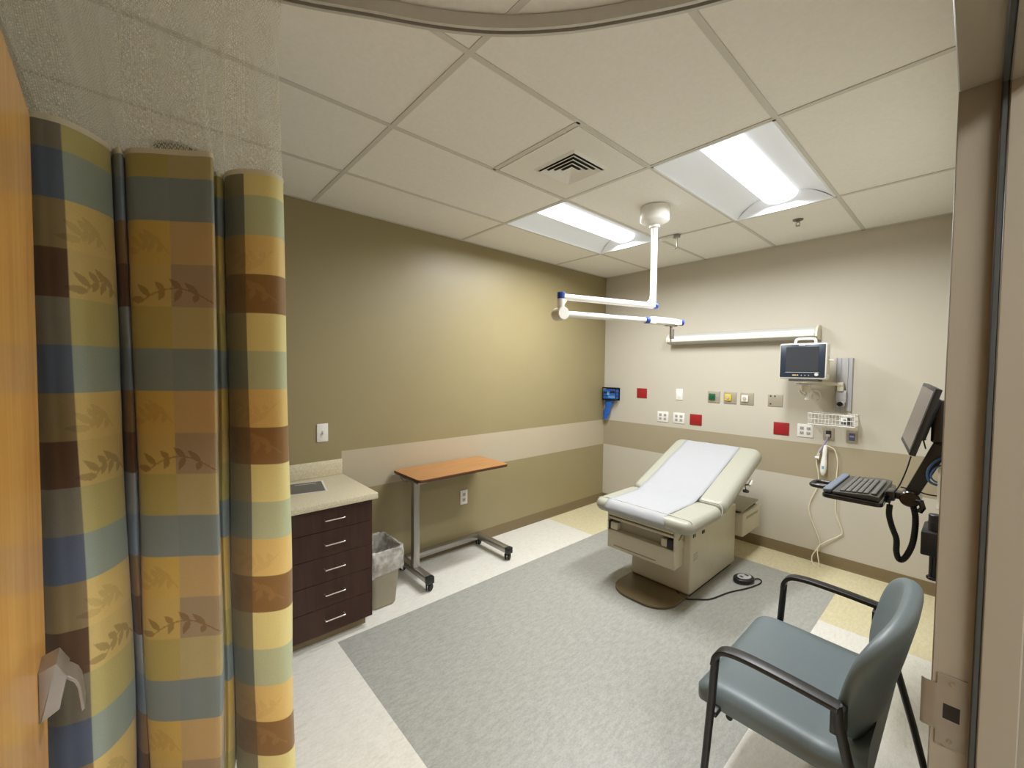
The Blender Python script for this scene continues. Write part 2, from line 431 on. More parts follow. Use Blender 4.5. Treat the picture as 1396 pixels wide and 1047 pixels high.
# stripe on the right wall is paint on the same wall
def bboard(name, p0, p1, nrm):
    b = B(); p0, p1, nrm = V(p0), V(p1), V(nrm)
    prof = [(0, 0), (.012, 0), (.0075, .012), (.006, .02), (.006, .088), (.004, .093), (0, .093)]
    b.prism([p0 + nrm * u + V((0, 0, z)) for u, z in prof], p1 - p0)
    fin(name, b, M['base'], kind=ST)
bboard('baseboard_left', (.0, -3.175, 0), (.0, 0, 0), (1, 0, 0))
bboard('baseboard_back', (0, 0, 0), (XR, 0, 0), (0, -1, 0))
bboard('baseboard_right', (XR, DOOR1 + .06, 0), (XR, 0, 0), (-1, 0, 0))
bboard('baseboard_front', (.64, YF, 0), (XR, YF, 0), (0, 1, 0))

# ---- door frame (strike jamb, head, hinge jamb) with stop and gasket
x0, x1, xs0 = XR - .008, XR + .128, XR + .052
b = B()
def jamb(y, s):   # s = direction from the opening into the wall
    b.box((x0, min(y, y + s * .05), 0), (x1, max(y, y + s * .05), DH + .05), .002, 1)
    b.box((xs0, min(y, y - s * .016), 0), (x1 - .03, max(y, y - s * .016), DH), .002, 1)
jamb(DOOR1, 1); jamb(DOOR0, -1)
b.box((x0, DOOR0, DH), (x1, DOOR1, DH + .05), .002, 1)
b.box((xs0, DOOR0, DH - .016), (x1 - .03, DOOR1, DH + .001), .002, 1)
fr = fin('trim_1', b, M['frame'], kind=ST)
b = B()
b.box((xs0 - .009, DOOR1 - .014, 0), (xs0, DOOR1 - .001, DH - .002), .002, 1)
b.box((xs0 - .009, DOOR0 + .001, DH - .013), (xs0, DOOR1 - .001, DH - .002), .002, 1)
fin('gasket', b, M['gasket'], parent=fr)
# strike plate
b = B(); sx0, sx1, sz0, sz1 = x0 + .008, xs0 - .013, .905, 1.04
def frame_rect(b, y, X0, X1, Z0, Z1, hx0, hx1, hz0, hz1, t):
    b.box((X0, y - t, Z0), (hx0, y, Z1)); b.box((hx1, y - t, Z0), (X1, y, Z1)); b.box((hx0, y - t, Z0), (hx1, y, hz0)); b.box((hx0, y - t, hz1), (hx1, y, Z1))
frame_rect(b, DOOR1, sx0, sx1, sz0, sz1, sx0 + .009, sx1 - .008, .956, .985, .0018)
b.prism([(sx0 + .001, DOOR1, .93), (sx0 + .001, DOOR1 - .0018, .93), (x0 - .008, DOOR1 - .0018, .93), (x0 - .013, DOOR1 + .002, .93), (x0 - .012, DOOR1 + .004, .93), (x0 - .007, DOOR1, .93)], (0, 0, .088))
stp = fin('strike_plate', b, M['plate'], parent=fr)
b = B(); b.box((sx0 + .009, DOOR1 - .001, .956), (sx1 - .008, DOOR1 - .0002, .985)); fin('latch_hole', b, M['blackg'], parent=stp)
for z in (.918, 1.026):
    b = B(); b.cyl(((sx0 + sx1) / 2, DOOR1 - .0015, z), ((sx0 + sx1) / 2, DOOR1 - .003, z), .0035, n=12); fin('screw', b, M['chrome'], parent=stp)

# ---- the door, swung open into the room
HX, HY = 2.985, DOOR0 + .004
ang = math.atan2(-4.400 - HY, 1.765 - HX)
L = 1.222
D = Matrix.Translation((HX, HY, 0)) @ Matrix.Rotation(ang, 4, 'Z')     # local x along the leaf; room-facing side y=0, body towards +y local
b = B(); b.box((0, 0, .012), (L, .044, DH - .008), .0015, 1, mtx=D)
door = fin('door_1', b, M['doorwood'], kind=ST)
# push/pull latch: faceted housing that stands off the leaf, with a hooked paddle
hz = .965; hx = L - .085
b = B()
prof = [(0, .054), (-.024, .062), (-.038, .032), (-.027, -.030), (-.003, -.044), (0, -.045)]
b.prism([(hx - .034, y, hz + z) for y, z in prof], (.068, 0, 0), .003, 2, mtx=D)
hd = fin('door_handle', b, M['satin'], parent=door)
b = B()
pth = [(-.034, .032), (-.042, .024), (-.050, .014), (-.055, .0), (-.057, -.022), (-.060, -.050)]
t = .0045
b.prism([(hx - .028, y, hz + z) for y, z in pth] + [(hx - .028, y + t, hz + z - t) for y, z in reversed(pth)], (.056, 0, 0), .001, 1, mtx=D)
fin('paddle', b, M['satin'], parent=hd)
b = B(); b.cyl((hx + .034, -.016, hz + .016), (hx + .036, -.016, hz + .016), .003, n=10)
for v in b.bm.verts: v.co = D @ v.co
fin('screw', b, M['slot'], parent=hd)
for z in (.25, 1.06, 1.87):
    b = B(); b.cyl((HX + .006, HY + .004, z - .055), (HX + .006, HY + .004, z + .055), .007, n=12, bev=.002); fin('hinge', b, M['satin'], parent=door)

# ---- corridor outside the doorway
b = B(); b.quad((3.14, -7, -.002), (5.3, -7, -.002), (5.3, -.5, -.002), (3.14, -.5, -.002)); fin('floor_corridor', b, M['white_floor'], kind=ST)
b = B(); b.quad((3.14, -7, H), (5.3, -7, H), (5.3, -.5, H), (3.14, -.5, H)); fin('ceiling_corridor', b, M['tile'], kind=ST)
b = B(); b.box((5.3, -7, 0), (5.4, -.5, H)); b.box((3.14, -7.1, 0), (5.4, -7, H)); b.box((3.14, -.5, 0), (5.4, -.4, H)); b.box((3.125, -7, 0), (3.14, DOOR0 - .06, H)); b.box((3.125, DOOR1 + .06, 0), (3.14, -.5, H)); b.box((3.125, DOOR0 - .06, DH + .06), (3.14, DOOR1 + .06, H))
fin('wall_corridor', b, M['cream'], kind=ST)
t_ = thing('corridor_light', 'rectangular ceiling light panel in the corridor outside the door', 'ceiling light', (4.2, -4.1, H - .02))
b = B(); b.box((3.9, -4.7, H - .02), (4.5, -3.5, H - .004)); fin('frame', b, M['white'], parent=t_)
b = B(); b.box((3.93, -4.67, H - .026), (4.47, -3.53, H - .0195)); fin('diffuser', b, M['hall_lamp'], parent=t_)

# ------------------------------------------------------------------ ceiling fixtures
LAMP_W = 44
def troffer(x0, x1, label):
    y0, y1 = GYS[1] + .004, GYS[0] - .004; x0 += .004; x1 -= .004
    t = thing('ceiling_light', label, 'ceiling light', ((x0 + x1) / 2, (y0 + y1) / 2, H), 'recessed troffer lights')
    b = B(); cx = (x0 + x1) / 2; lw = .105; d = .088; e = .012
    n = 10
    for s in (-1, 1):                         # curved side reflectors
        rows = []
        for k in range(n + 1):
            u = k / n; x = cx + s * (lw + (abs(x1 - cx) - e - lw) * (1 - u)); z = H + d * max(0, math.sin(u * PI / 2)) ** .8
            rows.append([(x, y0 + e, z), (x, y1 - e, z)])
        b.grid(rows)
        b.box((min(x1 if s > 0 else x0, (x1 - e) if s > 0 else x0 + e), y0, H - .002), (max(x1 if s > 0 else x0 + e, (x1 - e) if s > 0 else x0), y1, H + .004))
    for yy, yi in ((y0, y0 + e), (y1, y1 - e)):
        b.box((x0, min(yy, yi), H - .002), (x1, max(yy, yi), H + .004))
    for yi, s in ((y0 + e, 1), (y1 - e, -1)):        # curved end caps
        rows = []
        for k in range(13):
            x = x0 + e + (x1 - x0 - 2 * e) * k / 12; q = max(0, 1 - abs(x - cx) / ((x1 - x0) / 2 - e))
            dep = .05 * min(1, q * 1.7) ** .7
            zt = H + d * math.sin(min(1, q * 1.55) * PI / 2)
            rows.append([(x, yi, H), (x, yi + s * dep * .5, H + (zt - H) * .55), (x, yi + s * dep, zt + .001)])
        b.grid(rows)
    b.box((x0, y0, H + .1), (x1, y1, H + .108))
    b.box((x0, y0, H + .004), (x0 + .003, y1, H + .1)); b.box((x1 - .003, y0, H + .004), (x1, y1, H + .1)); b.box((x0, y0, H + .004), (x1, y0 + .003, H + .1)); b.box((x0, y1 - .003, H + .004), (x1, y1, H + .1))
    fin('reflector', b, M['reflect'], parent=t)
    b = B(); rows = []
    for k in range(9):
        a = PI * k / 8; rows.append([(cx - lw * math.cos(a), y0 + e + .03, H + d - .002 - .05 * math.sin(a)), (cx - lw * math.cos(a), y1 - e - .03, H + d - .002 - .05 * math.sin(a))])
    b.grid(rows)
    b.bm.verts.ensure_lookup_table()
    for off in (0, 1):
        ring = [b.bm.verts[2 * k + off] for k in range(9)]
        b.bm.faces.new(ring if off else list(reversed(ring)))
    bmesh.ops.recalc_face_normals(b.bm, faces=b.bm.faces[:])
    fin('lens', b, M['lamp'], parent=t)
    la = bpy.data.lights.new('troffer_lamp', 'AREA'); la.shape = 'RECTANGLE'; la.size = .19; la.size_y = y1 - y0 - .09; la.energy = LAMP_W; la.color = (.97, .985, 1.0); la.spread = math.radians(166)
    lo = bpy.data.objects.new('troffer_lamp', la); COL.objects.link(lo); lo.parent = t; lo.location = (0, 0, .034)
troffer(GX[0], GX[1], 'recessed ceiling light nearest the olive wall, behind the boom post')
troffer(GX[2], GX[3], 'recessed ceiling light out over the middle of the room, by the sprinkler')

# air vent
vx, vy = 1.4985, -2.44
t = thing('air_vent', 'square white louvred air vent set in a ceiling tile', 'vent', (vx, vy, H))
b = B(); b.box((vx - .285, vy - .285, H - .001), (vx + .285, vy + .285, H + .003)); fin('panel', b, M['louver'], parent=t)
def ringf(b, ro, zo, ri, zi, th=.0015):
    for k in range(4):
        a0 = PI / 4 + k * PI / 2; a1 = a0 + PI / 2; q = math.sqrt(2)
        P = lambda r, a, z: V((vx + r * q * math.cos(a), vy + r * q * math.sin(a), z))
        t1 = bmesh.new()
        vs = [t1.verts.new(p) for p in (P(ro, a0, zo), P(ro, a1, zo), P(ri, a1, zi), P(ri, a0, zi), P(ro, a0, zo + th), P(ro, a1, zo + th), P(ri, a1, zi + th), P(ri, a0, zi + th))]
        for f in ((0, 1, 2, 3), (7, 6, 5, 4), (0, 4, 5, 1), (1, 5, 6, 2), (2, 6, 7, 3), (3, 7, 4, 0)): t1.faces.new([vs[i] for i in f])
        b._merge(t1)
b = B(); b.box((vx - .135, vy - .135, H - .0015), (vx + .135, vy + .135, H - .0008)); fin('duct_opening', b, M['ventdark'], parent=t)
b = B(); ringf(b, .148, H - .001, .130, H - .010)
for ro in (.122, .094, .066):
    ringf(b, ro, H - .016, ro - .024, H - .004)
ringf(b, .038, H - .017, .001, H - .004)
fin('louvres', b, M['louver'], parent=t)

# sprinkler
t = thing('fire_sprinkler', 'small metal fire sprinkler head under the ceiling tile', 'sprinkler', (2.127, -.62, H))
b = B(); b.lathe([(0, .004), (.034, .004), (.034, -.003), (.026, -.008), (.012, -.009)], (2.127, -.62, H + .003)); fin('escutcheon', b, M['wbulb'], parent=t)
b = B(); b.cyl((2.127, -.62, H + .014), (2.127, -.62, H - .018), .009, n=14)
for s in (-1, 1): b.tube([(2.127 + s * .008, -.62, H - .016), (2.127 + s * .013, -.62, H - .028), (2.127 + s * .004, -.62, H - .042)], .0025, 8)
b.cyl((2.127, -.62, H - .041), (2.127, -.62, H - .044), .015, n=18); fin('nozzle', b, M['steel'], parent=t)

# IV hook on a short rail
t = thing('ceiling_hook', 'short white ceiling rail with a grey hook hanging beside the boom post', 'hook', (1.28, -.94, H))
b = B(); b.box((1.215, -.965, H - .022), (1.345, -.925, H), .003, 2); fin('rail', b, M['white'], parent=t)
b = B(); b.box((1.335, -.962, H - .026), (1.385, -.925, H), .003, 2); b.tube(cr([(1.365, -.945, H - .02), (1.365, -.945, H - .07), (1.367, -.947, H - .105), (1.352, -.95, H - .115), (1.342, -.95, H - .10)], 5), .004, 8)
fin('hook', b, M['steel'], parent=t)

# unlit round downlight seen through the netting
dx, dy = .21, -4.06
t = thing('recessed_downlight', 'round chrome rimmed recessed ceiling light seen through the curtain netting', 'ceiling light', (dx, dy, H))
b = B(); b.lathe([(.118, 0), (.118, -.006), (.098, -.010), (.094, -.002)], (dx, dy, H), 40); fin('ring', b, M['chrome'], parent=t)
b = B()
for k in range(26):
    a = 2 * PI * k / 26; b.box((dx + .108 * math.cos(a) - .006, dy + .108 * math.sin(a) - .006, H - .0105), (dx + .108 * math.cos(a) + .006, dy + .108 * math.sin(a) + .006, H - .0065), .001, 1)
fin('vent_holes', b, M['slot'], parent=t)
b = B(); b.lathe([(.095, -.004), (.07, -.014), (.03, -.024), (0, -.027)], (dx, dy, H), 40); fin('lens', b, M['chrome'], parent=t)

# ---- curtain track
trk = [(1.44, -4.78), (1.455, -4.6), (1.485, -4.42), (1.525, -4.24), (1.585, -4.05), (1.674, -3.863), (1.762, -3.711), (1.872, -3.519), (1.998, -3.352), (2.15, -3.207), (2.313, -3.09), (2.471, -2.993), (2.66, -2.905), (2.86, -2.84), (3.0, -2.81)]
tp = cr([(x, y, 0) for x, y in trk], 8)
def sweep(b, path, prof):
    rows = []
    for i, p in enumerate(path):
        d = (path[min(i + 1, len(path) - 1)] - path[max(i - 1, 0)]).normalized(); n = V((d.y, -d.x, 0))
        rows.append([p + n * u + V((0, 0, z)) for u, z in prof + prof[:1]])
    b.grid(rows)
b = B(); sweep(b, tp, [(-.020, H), (-.017, H - .006), (-.018, H - .040), (-.007, H - .040), (-.007, H - .010), (.007, H - .010), (.007, H - .040), (.018, H - .040), (.017, H - .006), (.020, H)])
trk_o = fin('curtain_track', b, M['track'], origin=(2.0, -3.35, H), label='curved aluminium curtain track fixed across the ceiling near the doorway', category='curtain track')
b = B(); sweep(b, tp, [(-.0065, H - .011), (-.0065, H - .028), (.0065, H - .028), (.0065, H - .011)]); fin('track_slot', b, M['slot'], parent=trk_o)

# ------------------------------------------------------------------ privacy curtain
CZ = 2.19
F_, CAM = 566.6472, V((3.0408, -4.2438, 1.6008)); PIT, YAW, ROL = -.0351, -.8407, .0105
def cam_axes():
    cp, sp = math.cos(PIT), math.sin(PIT); cy, sy = math.cos(YAW), math.sin(YAW)
    f = V((sy * cp, cy * cp, sp)); r = V((cy, -sy, 0)); u = r.cross(f); c, s = math.cos(ROL), math.sin(ROL)
    return c * r + s * u, -s * r + c * u, f
CR, CU, CF = cam_axes()
# plan of the fabric's top edge in metres, with the plaid column that starts at each point
plan = [ # x, y, column
]
_px = [(12, 164, 'A'), (37, 158, 'A'), (60, 162, 'A'), (82, 168, 'B'), (104, 177, 'B'), (128, 190, 'B'), (147, 203, 'B'), (151, 210, 'G'), (150, 219, 'G'), (153, 212, 'G'), (160, 208, 'G'), (167, 210, 'G'), (170, 220, 'G'), (169, 222, 'C'),
       (171, 212, 'C'), (178, 208, 'C'), (200, 208, 'C'), (229, 210, 'D'), (258, 212, 'D'), (283, 213, 'D'), (290, 216, 'D'), (291, 228, 'D'), (291, 240, 'C'), (296, 239, 'C'), (303, 243, 'C'), (306, 250, 'C'), (306, 243, 'E'), (314, 238, 'E'), (332, 236, 'F'), (352, 237, 'F'), (370, 240, 'F'), (381, 245, 'F'), (386, 252, 'A'), (379, 258, 'A'), (366, 260, 'A')]
def on_z(u, v, z):
    d = CR * ((u - 698) / F_) + CU * (-(v - 523.5) / F_) + CF
    return CAM + d * ((z - CAM.z) / d.z)
plan = [(*on_z(u, v, CZ)[:2], c) for u, v, c in _px]
# dense resampling
cp_ = []; ctrl_s = []
SUB = 24
dense = cr([(x, y, 0) for x, y, _ in plan], SUB)
dn = np.array([p[:2] for p in dense])
seg = np.linalg.norm(np.diff(dn, axis=0), axis=1); s_ = np.concatenate([[0], np.cumsum(seg)]); LEN = s_[-1]
NU = int(LEN / .0024); su = np.linspace(0, LEN, NU)
px_ = np.interp(su, s_, dn[:, 0]); py_ = np.interp(su, s_, dn[:, 1])
cs = np.array([s_[i * SUB] for i in range(len(plan))])
cols = [c for _, _, c in plan]
colidx = np.clip(np.searchsorted(cs, su, side='right') - 1, 0, len(plan) - 1)
def C_(r, g, b): return np.array(lin((r, g, b)))
# woven colours: four rows (olive, blue, gold, brown) for each plaid column, E with fold shading mixed in
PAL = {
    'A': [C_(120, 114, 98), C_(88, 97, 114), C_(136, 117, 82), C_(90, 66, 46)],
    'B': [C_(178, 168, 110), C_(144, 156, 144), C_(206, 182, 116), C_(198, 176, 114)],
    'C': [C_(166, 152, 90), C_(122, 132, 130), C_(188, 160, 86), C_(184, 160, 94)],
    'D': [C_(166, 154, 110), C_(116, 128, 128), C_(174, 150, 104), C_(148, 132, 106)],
    'E': [C_(120, 112, 84), C_(104, 108, 96), C_(134, 114, 74), C_(106, 86, 58)],  # dark taupe: shade on the third fold's left side put into these colours
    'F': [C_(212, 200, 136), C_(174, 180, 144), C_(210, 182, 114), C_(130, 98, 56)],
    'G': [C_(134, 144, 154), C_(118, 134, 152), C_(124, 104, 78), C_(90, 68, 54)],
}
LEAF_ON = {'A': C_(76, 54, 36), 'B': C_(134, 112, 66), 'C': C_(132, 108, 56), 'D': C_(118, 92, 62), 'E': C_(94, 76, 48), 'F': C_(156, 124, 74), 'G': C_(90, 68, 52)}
ROW = .1188
NZ = 760; ZB_ = .26
zz = np.linspace(CZ, ZB_, NZ)
rowi = np.where(zz > 2.124, 0, ((2.124 - zz) // ROW).astype(int) + 1) % 4
weave = np.zeros((NZ, NU, 3))
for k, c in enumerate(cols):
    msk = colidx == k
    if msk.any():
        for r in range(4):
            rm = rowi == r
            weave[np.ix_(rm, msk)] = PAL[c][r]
# thin darker lines where the bands meet
def leafmask(U, Z, cu, cz, ang, ln, wd):
    a = (U - cu) * math.cos(ang) + (Z - cz) * math.sin(ang); bb = -(U - cu) * math.sin(ang) + (Z - cz) * math.cos(ang)
    t = a / ln
    ok = (t > 0) & (t < 1); tt = np.clip(t, 0, 1)
    w = wd * np.maximum(0, np.sin(PI * tt ** .75)) ** .9
    return ok & (np.abs(bb) < w)
U, Z = np.meshgrid(su, zz)
def sprig(su0, z0, length, flip, strength, up=1):
    """a curved stem with paired pointed leaves"""
    global weave
    m = np.zeros_like(U, bool)
    n = 60
    def stem(t): return su0 + flip * length * t, z0 + up * (.045 * math.sin(t * 2.6) - .05 * t * t * .4 - .012)
    for k in range(n):
        cu, cz = stem(k / n); m |= (U - cu) ** 2 + (Z - cz) ** 2 < (.0022) ** 2
    for i, t in enumerate((.22, .46, .70, .9)):
        cu, cz = stem(t)
        for sd in (1, -1):
            a0 = (.75 if sd > 0 else -1.15) * up
            if i == 3 and sd < 0: continue
            an = a0 if flip > 0 else PI - a0
            ln = (.040 if sd > 0 else .034) * (1 + .25 * math.sin(i * 2.1 + sd)); m |= leafmask(U, Z, cu, cz, an, ln, .0088)
    cu, cz = stem(1); m |= leafmask(U, Z, cu - flip * .004, cz, (0.1 if flip > 0 else PI - .1), .048, .010)
    leafc = np.array([LEAF_ON[cols[k]] for k in colidx])[None, :, :].repeat(NZ, 0)
    weave[m] = weave[m] * (1 - strength) + leafc[m] * strength
def s_at(u_px):   # arc length of the control point nearest an image column on the front folds
    return u_px
sB = cs[6]; sD = cs[20]; sF = cs[31]
zc = 2.124 - 2.5 * ROW
for k in range(5):
    zc = 2.124 - (2.5 + 4 * k) * ROW
    if zc < ZB_ - .1: break
    sprig(cs[20] - .012, zc - .035, .185, -1, .78)
    sprig(cs[6] + .012, zc - .03, .10, -1, .6)
    sprig(cs[31] - .02, zc - .01, .13, -1, .34)
    sprig(cs[17] - .005, zc + .10, .08, -1, .22)
    sprig(cs[5] + .02, zc + .095, .07, -1, .25)
    sprig(cs[31] - .03, zc + .12, .10, -1, .16, -1)

# geometry; folds open slightly towards the hem
trk_n = np.array([[p.x, p.y] for p in tp]); tl = np.concatenate([[0], np.cumsum(np.linalg.norm(np.diff(trk_n, axis=0), axis=1))])
def sheet(name, zs, PX, PY, mats, parent, attr=None, u=None):
    nz, nu = PX.shape
    co = np.stack([PX, PY, np.repeat(zs[:, None], nu, 1)], -1).reshape(-1, 3) - np.array(wloc(parent))
    idx = np.arange(nz * nu).reshape(nz, nu)
    f = np.stack([idx[:-1, :-1], idx[1:, :-1], idx[1:, 1:], idx[:-1, 1:]], -1).reshape(-1, 4)
    me = bpy.data.meshes.new(name)
    me.vertices.add(len(co)); me.vertices.foreach_set('co', co.astype(np.float32).ravel())
    me.loops.add(f.size); me.loops.foreach_set('vertex_index', f.astype(np.int32).ravel())
    me.polygons.add(len(f)); me.polygons.foreach_set('loop_start', np.arange(0, f.size, 4, dtype=np.int32))
    me.update(calc_edges=True)
    uvl = me.uv_layers.new(name='UVMap')
    uv = np.stack([np.repeat(u[None, :], nz, 0), np.repeat(zs[:, None], nu, 1)], -1).reshape(-1, 2)[f.ravel()]
    uvl.data.foreach_set('uv', uv.astype(np.float32).ravel())
    if attr is not None:
        a = me.color_attributes.new('weave', 'FLOAT_COLOR', 'POINT')
        c4 = np.concatenate([attr.reshape(-1, 3), np.ones((nz * nu, 1))], 1)
        a.data.foreach_set('color', c4.astype(np.float32).ravel())
    me.materials.append(mats)
    me.polygons.foreach_set('use_smooth', np.ones(len(f), bool)); me.validate(); me.update()
    o = bpy.data.objects.new(name, me); COL.objects.link(o); o.parent = parent
    return o
cur = thing('privacy_curtain', 'plaid olive, gold and slate privacy curtain with leaf sprigs and white netting top', 'curtain', (1.52, -4.15, ZB_))
w_ = np.clip((CZ - zz) / (CZ - ZB_), 0, 1)[:, None]
mx_, my_ = px_.mean(), py_.mean()
ku = su[None, :]
flare = np.interp(su, [cs[1], cs[3], cs[6], cs[13], cs[14], cs[20], cs[26], cs[31], LEN], [.030, .042, .024, .046, .046, .012, .0, .022, .022])[None, :] * w_
PX = px_[None, :] + CR.x * flare + w_ * (.010 * np.sin(ku * 9 + 1)) + .004 * np.sin(zz[:, None] * 7 + ku * 14) * w_
PY = py_[None, :] + CR.y * flare + w_ * (.012 * np.sin(ku * 7)) + .004 * np.sin(zz[:, None] * 6 + ku * 11) * w_
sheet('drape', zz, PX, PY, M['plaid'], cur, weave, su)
sel = slice(None, None, 3)
hz_ = np.array([CZ + .013, CZ + .006, CZ - .002])
pxs, pys = px_[sel], py_[sel]
nx = np.gradient(pys); ny = -np.gradient(pxs); nl = np.hypot(nx, ny) + 1e-9
sheet('hem', hz_, np.repeat((pxs + .0015 * nx / nl)[None], 3, 0), np.repeat((pys + .0015 * ny / nl)[None], 3, 0), M['hem'], cur, None, su[sel])
# netting: folds ease out towards the track
nzn = 60; zn = np.linspace(H - .035, CZ + .010, nzn)
fr_ = (su[sel] / LEN)
t_s = tl[np.argmin(np.hypot(trk_n[:, 0] - plan[0][0], trk_n[:, 1] - plan[0][1]))]; t_e = tl[np.argmin(np.hypot(trk_n[:, 0] - plan[31][0], trk_n[:, 1] - plan[31][1]))]
ts = t_s - .05 + (t_e + .04 - t_s + .05) * np.clip(fr_ * 1.0, 0, 1)
tx = np.interp(ts, tl, trk_n[:, 0]) + .012 * np.sin(fr_ * 2 * PI * 11); tyy = np.interp(ts, tl, trk_n[:, 1]) + .008 * np.sin(fr_ * 2 * PI * 11 + 1)
k_ = ((H - .035 - zn) / (H - .035 - CZ - .01))[:, None]; ks = k_ ** .8
NX = tx[None] * (1 - ks) + pxs[None] * ks + .012 * np.sin(PI * k_) * np.sin(fr_ * 60)[None]
NY = tyy[None] * (1 - ks) + pys[None] * ks + .010 * np.sin(PI * k_) * np.cos(fr_ * 52)[None]
sheet('netting', zn, NX, NY, M['net'], cur, None, su[sel])
for k in range(9):
    q = int((k + .5) / 9 * (len(ts) - 1)); b = B(); x, y = np.interp(ts[q], tl, trk_n[:, 0]), np.interp(ts[q], tl, trk_n[:, 1])
    b.cyl((x, y, H - .013), (x, y, H - .032), .0045, n=10); b.tube([(x, y, H - .03), (x + .004, y, H - .04), (x, y, H - .05), (x - .004, y, H - .042)], .0012, 6); fin('glider', b, M['whitepl'], parent=cur)

# ------------------------------------------------------------------ cabinets and counter
CF_ = .585; CY1 = -3.19; DW = .44
t = thing('drawer_cabinet', 'dark espresso five drawer base cabinet at the counter end by the bin', 'cabinet', (.3, -3.42, 0))
b = B(); b.mi = 0; b.box((0.012, CY1 - DW - .02, .066), (CF_ - .02, CY1, .798)); b.mi = 1; b.box((CF_ - .0205, CY1 - DW - .019, .068), (CF_ - .0195, CY1 - .001, .796))
fin('body', b, [M['cab'], M['cabseam']], parent=t)
b = B(); b.box((.012, CY1 - DW - .02, 0), (.53, CY1 - .022, .066)); fin('toe_kick', b, M['base'], parent=t)
seams = [.794, .664, .515, .368, .220, .066]
for i in range(5):
    z1, z0 = seams[i] - .0012, seams[i + 1] + .0012
    b = B(); b.box((CF_ - .0185, CY1 - DW - .018, z0), (CF_, CY1 - .001, z1), .0008, 1); dr = fin('drawer', b, M['cab'], parent=t)
    zc = [.730, .589, .446, .299, .151][i]; yc = -3.42; hx_ = CF_ + .028
    b = B(); b.tube(cr([(CF_, yc - .055, zc), (hx_ - .006, yc - .055, zc), (hx_, yc - .048, zc), (hx_, yc, zc), (hx_, yc + .048, zc), (hx_ - .006, yc + .055, zc), (CF_, yc + .055, zc)], 4), .0042, 10)
    fin('handle', b, M['nickel'], parent=dr)
t = thing('door_cabinet', 'dark espresso base cabinet with two doors, behind the curtain', 'cabinet', (.3, -4.2, 0))
b = B(); b.box((0.012, -4.78, .066), (CF_ - .02, CY1 - DW - .022, .798)); fin('body', b, M['cab'], parent=t)
b = B(); b.box((.012, -4.78, 0), (.53, CY1 - DW - .022, .066)); fin('toe_kick', b, M['base'], parent=t)
yy = [CY1 - DW - .024, -4.215, -4.78]
for i in range(2):
    b = B(); b.box((CF_ - .0185, yy[i + 1] + .002, .068), (CF_, yy[i] - .002, .794), .0008, 1); dr = fin('door', b, M['cab'], parent=t)
    yc = -4.215 + (.05 if i == 0 else -.05); b = B(); b.tube(cr([(CF_, yc, .60), (CF_ + .022, yc, .60), (CF_ + .028, yc, .607), (CF_ + .028, yc, .703), (CF_ + .022, yc, .71), (CF_, yc, .71)], 4), .0042, 10); fin('handle', b, M['nickel'], parent=dr)
t = thing('countertop', 'speckled beige laminate countertop with a short backsplash on the olive wall', 'countertop', (.3, -3.97, .80))
b = B(); b.box((.001, -4.795, .799), (.612, -3.163, .836), .004, 2); fin('worktop', b, M['counter'], parent=t)
b = B(); b.box((.001, -4.795, .8362), (.018, -3.168, .945), .003, 2); fin('backsplash', b, M['counter'], parent=t)
# printed card on the counter
t = thing('printed_card', 'dark printed card with a white border lying on the countertop', 'card', (.24, -3.44, .837))
A0 = V((.118, -3.335, 0)); Bx = V((.379, -3.386, 0)) - A0; Bx.normalize(); By = V((Bx.y, -Bx.x, 0))
if By.y > 0: By = -By
Mx = Matrix(((Bx.x, By.x, 0, A0.x), (Bx.y, By.y, 0, A0.y), (0, 0, 1, .8368), (0, 0, 0, 1)))
b = B(); b.box((0, 0, 0), (.27, .216, .0012), mtx=Mx); fin('sheet', b, M['whitepl'], parent=t)
b = B(); b.box((.012, .012, .0012), (.258, .204, .0016), mtx=Mx); fin('printed_area', b, M['print'], parent=t)
b = B()
for k in range(16): b.box((.045 + .0035 * (k % 2), .045 + k * .008, .0016), (.055 + .0035 * (k % 2), .0505 + k * .008, .0019), mtx=Mx)
fin('title_line', b, M['whitepl'], parent=t)

# ------------------------------------------------------------------ waste bin
t = thing('waste_bin', 'taupe plastic waste bin with a clear bag liner beside the drawer cabinet', 'bin', (.325, -3.06, 0))
def ring(cx, cy, w, d, r, z, n=5): return [V((x, y, z)) for x, y in rr(cx, cy, w, d, r, n)]
def loft(b, rings, cap0=False, cap1=False):
    rows = [r + r[:1] for r in rings]; b.grid(rows)
    if cap0: b.bm.faces.new([b.bm.verts.new(p) for p in reversed(rings[0])])
    if cap1: b.bm.faces.new([b.bm.verts.new(p) for p in rings[-1]])
b = B(); c = (.325, -3.046)
loft(b, [ring(*c, .235, .165, .035, .004), ring(*c, .25, .175, .035, .012), ring(*c, .305, .235, .04, .385), ring(*c, .318, .248, .042, .387), ring(*c, .318, .248, .042, .393), ring(*c, .300, .230, .04, .393), ring(*c, .245, .17, .035, .016)], True, True)
fin('bucket', b, M['trash'], parent=t, angle=50)
b = B(); rows = []
for k, (z, w, d) in enumerate([(.235, .326, .250), (.27, .334, .262), (.31, .332, .258), (.35, .338, .266), (.385, .330, .258), (.402, .322, .252), (.400, .302, .234), (.36, .292, .222), (.30, .280, .21), (.2, .262, .19), (.1, .25, .18), (.05, .22, .15)]):
    rg = ring(*c, w, d, .045, z, 8); out = []
    for i, p in enumerate(rg):
        a = i / len(rg) * 2 * PI; j = .0045 * math.sin(a * 7 + k * 1.3) + .003 * math.sin(a * 17 + k * 2.1)
        v = V((p.x - c[0], p.y - c[1], 0)).normalized(); out.append(p + v * (j if k < 6 else -abs(j)) + V((0, 0, (.018 * math.sin(a * 3 + 1) if k == 0 else 0) + .003 * math.sin(a * 9 + k))))
    rows.append(out)
loft(b, rows); fin('bag_liner', b, M['film'], parent=t, angle=80)

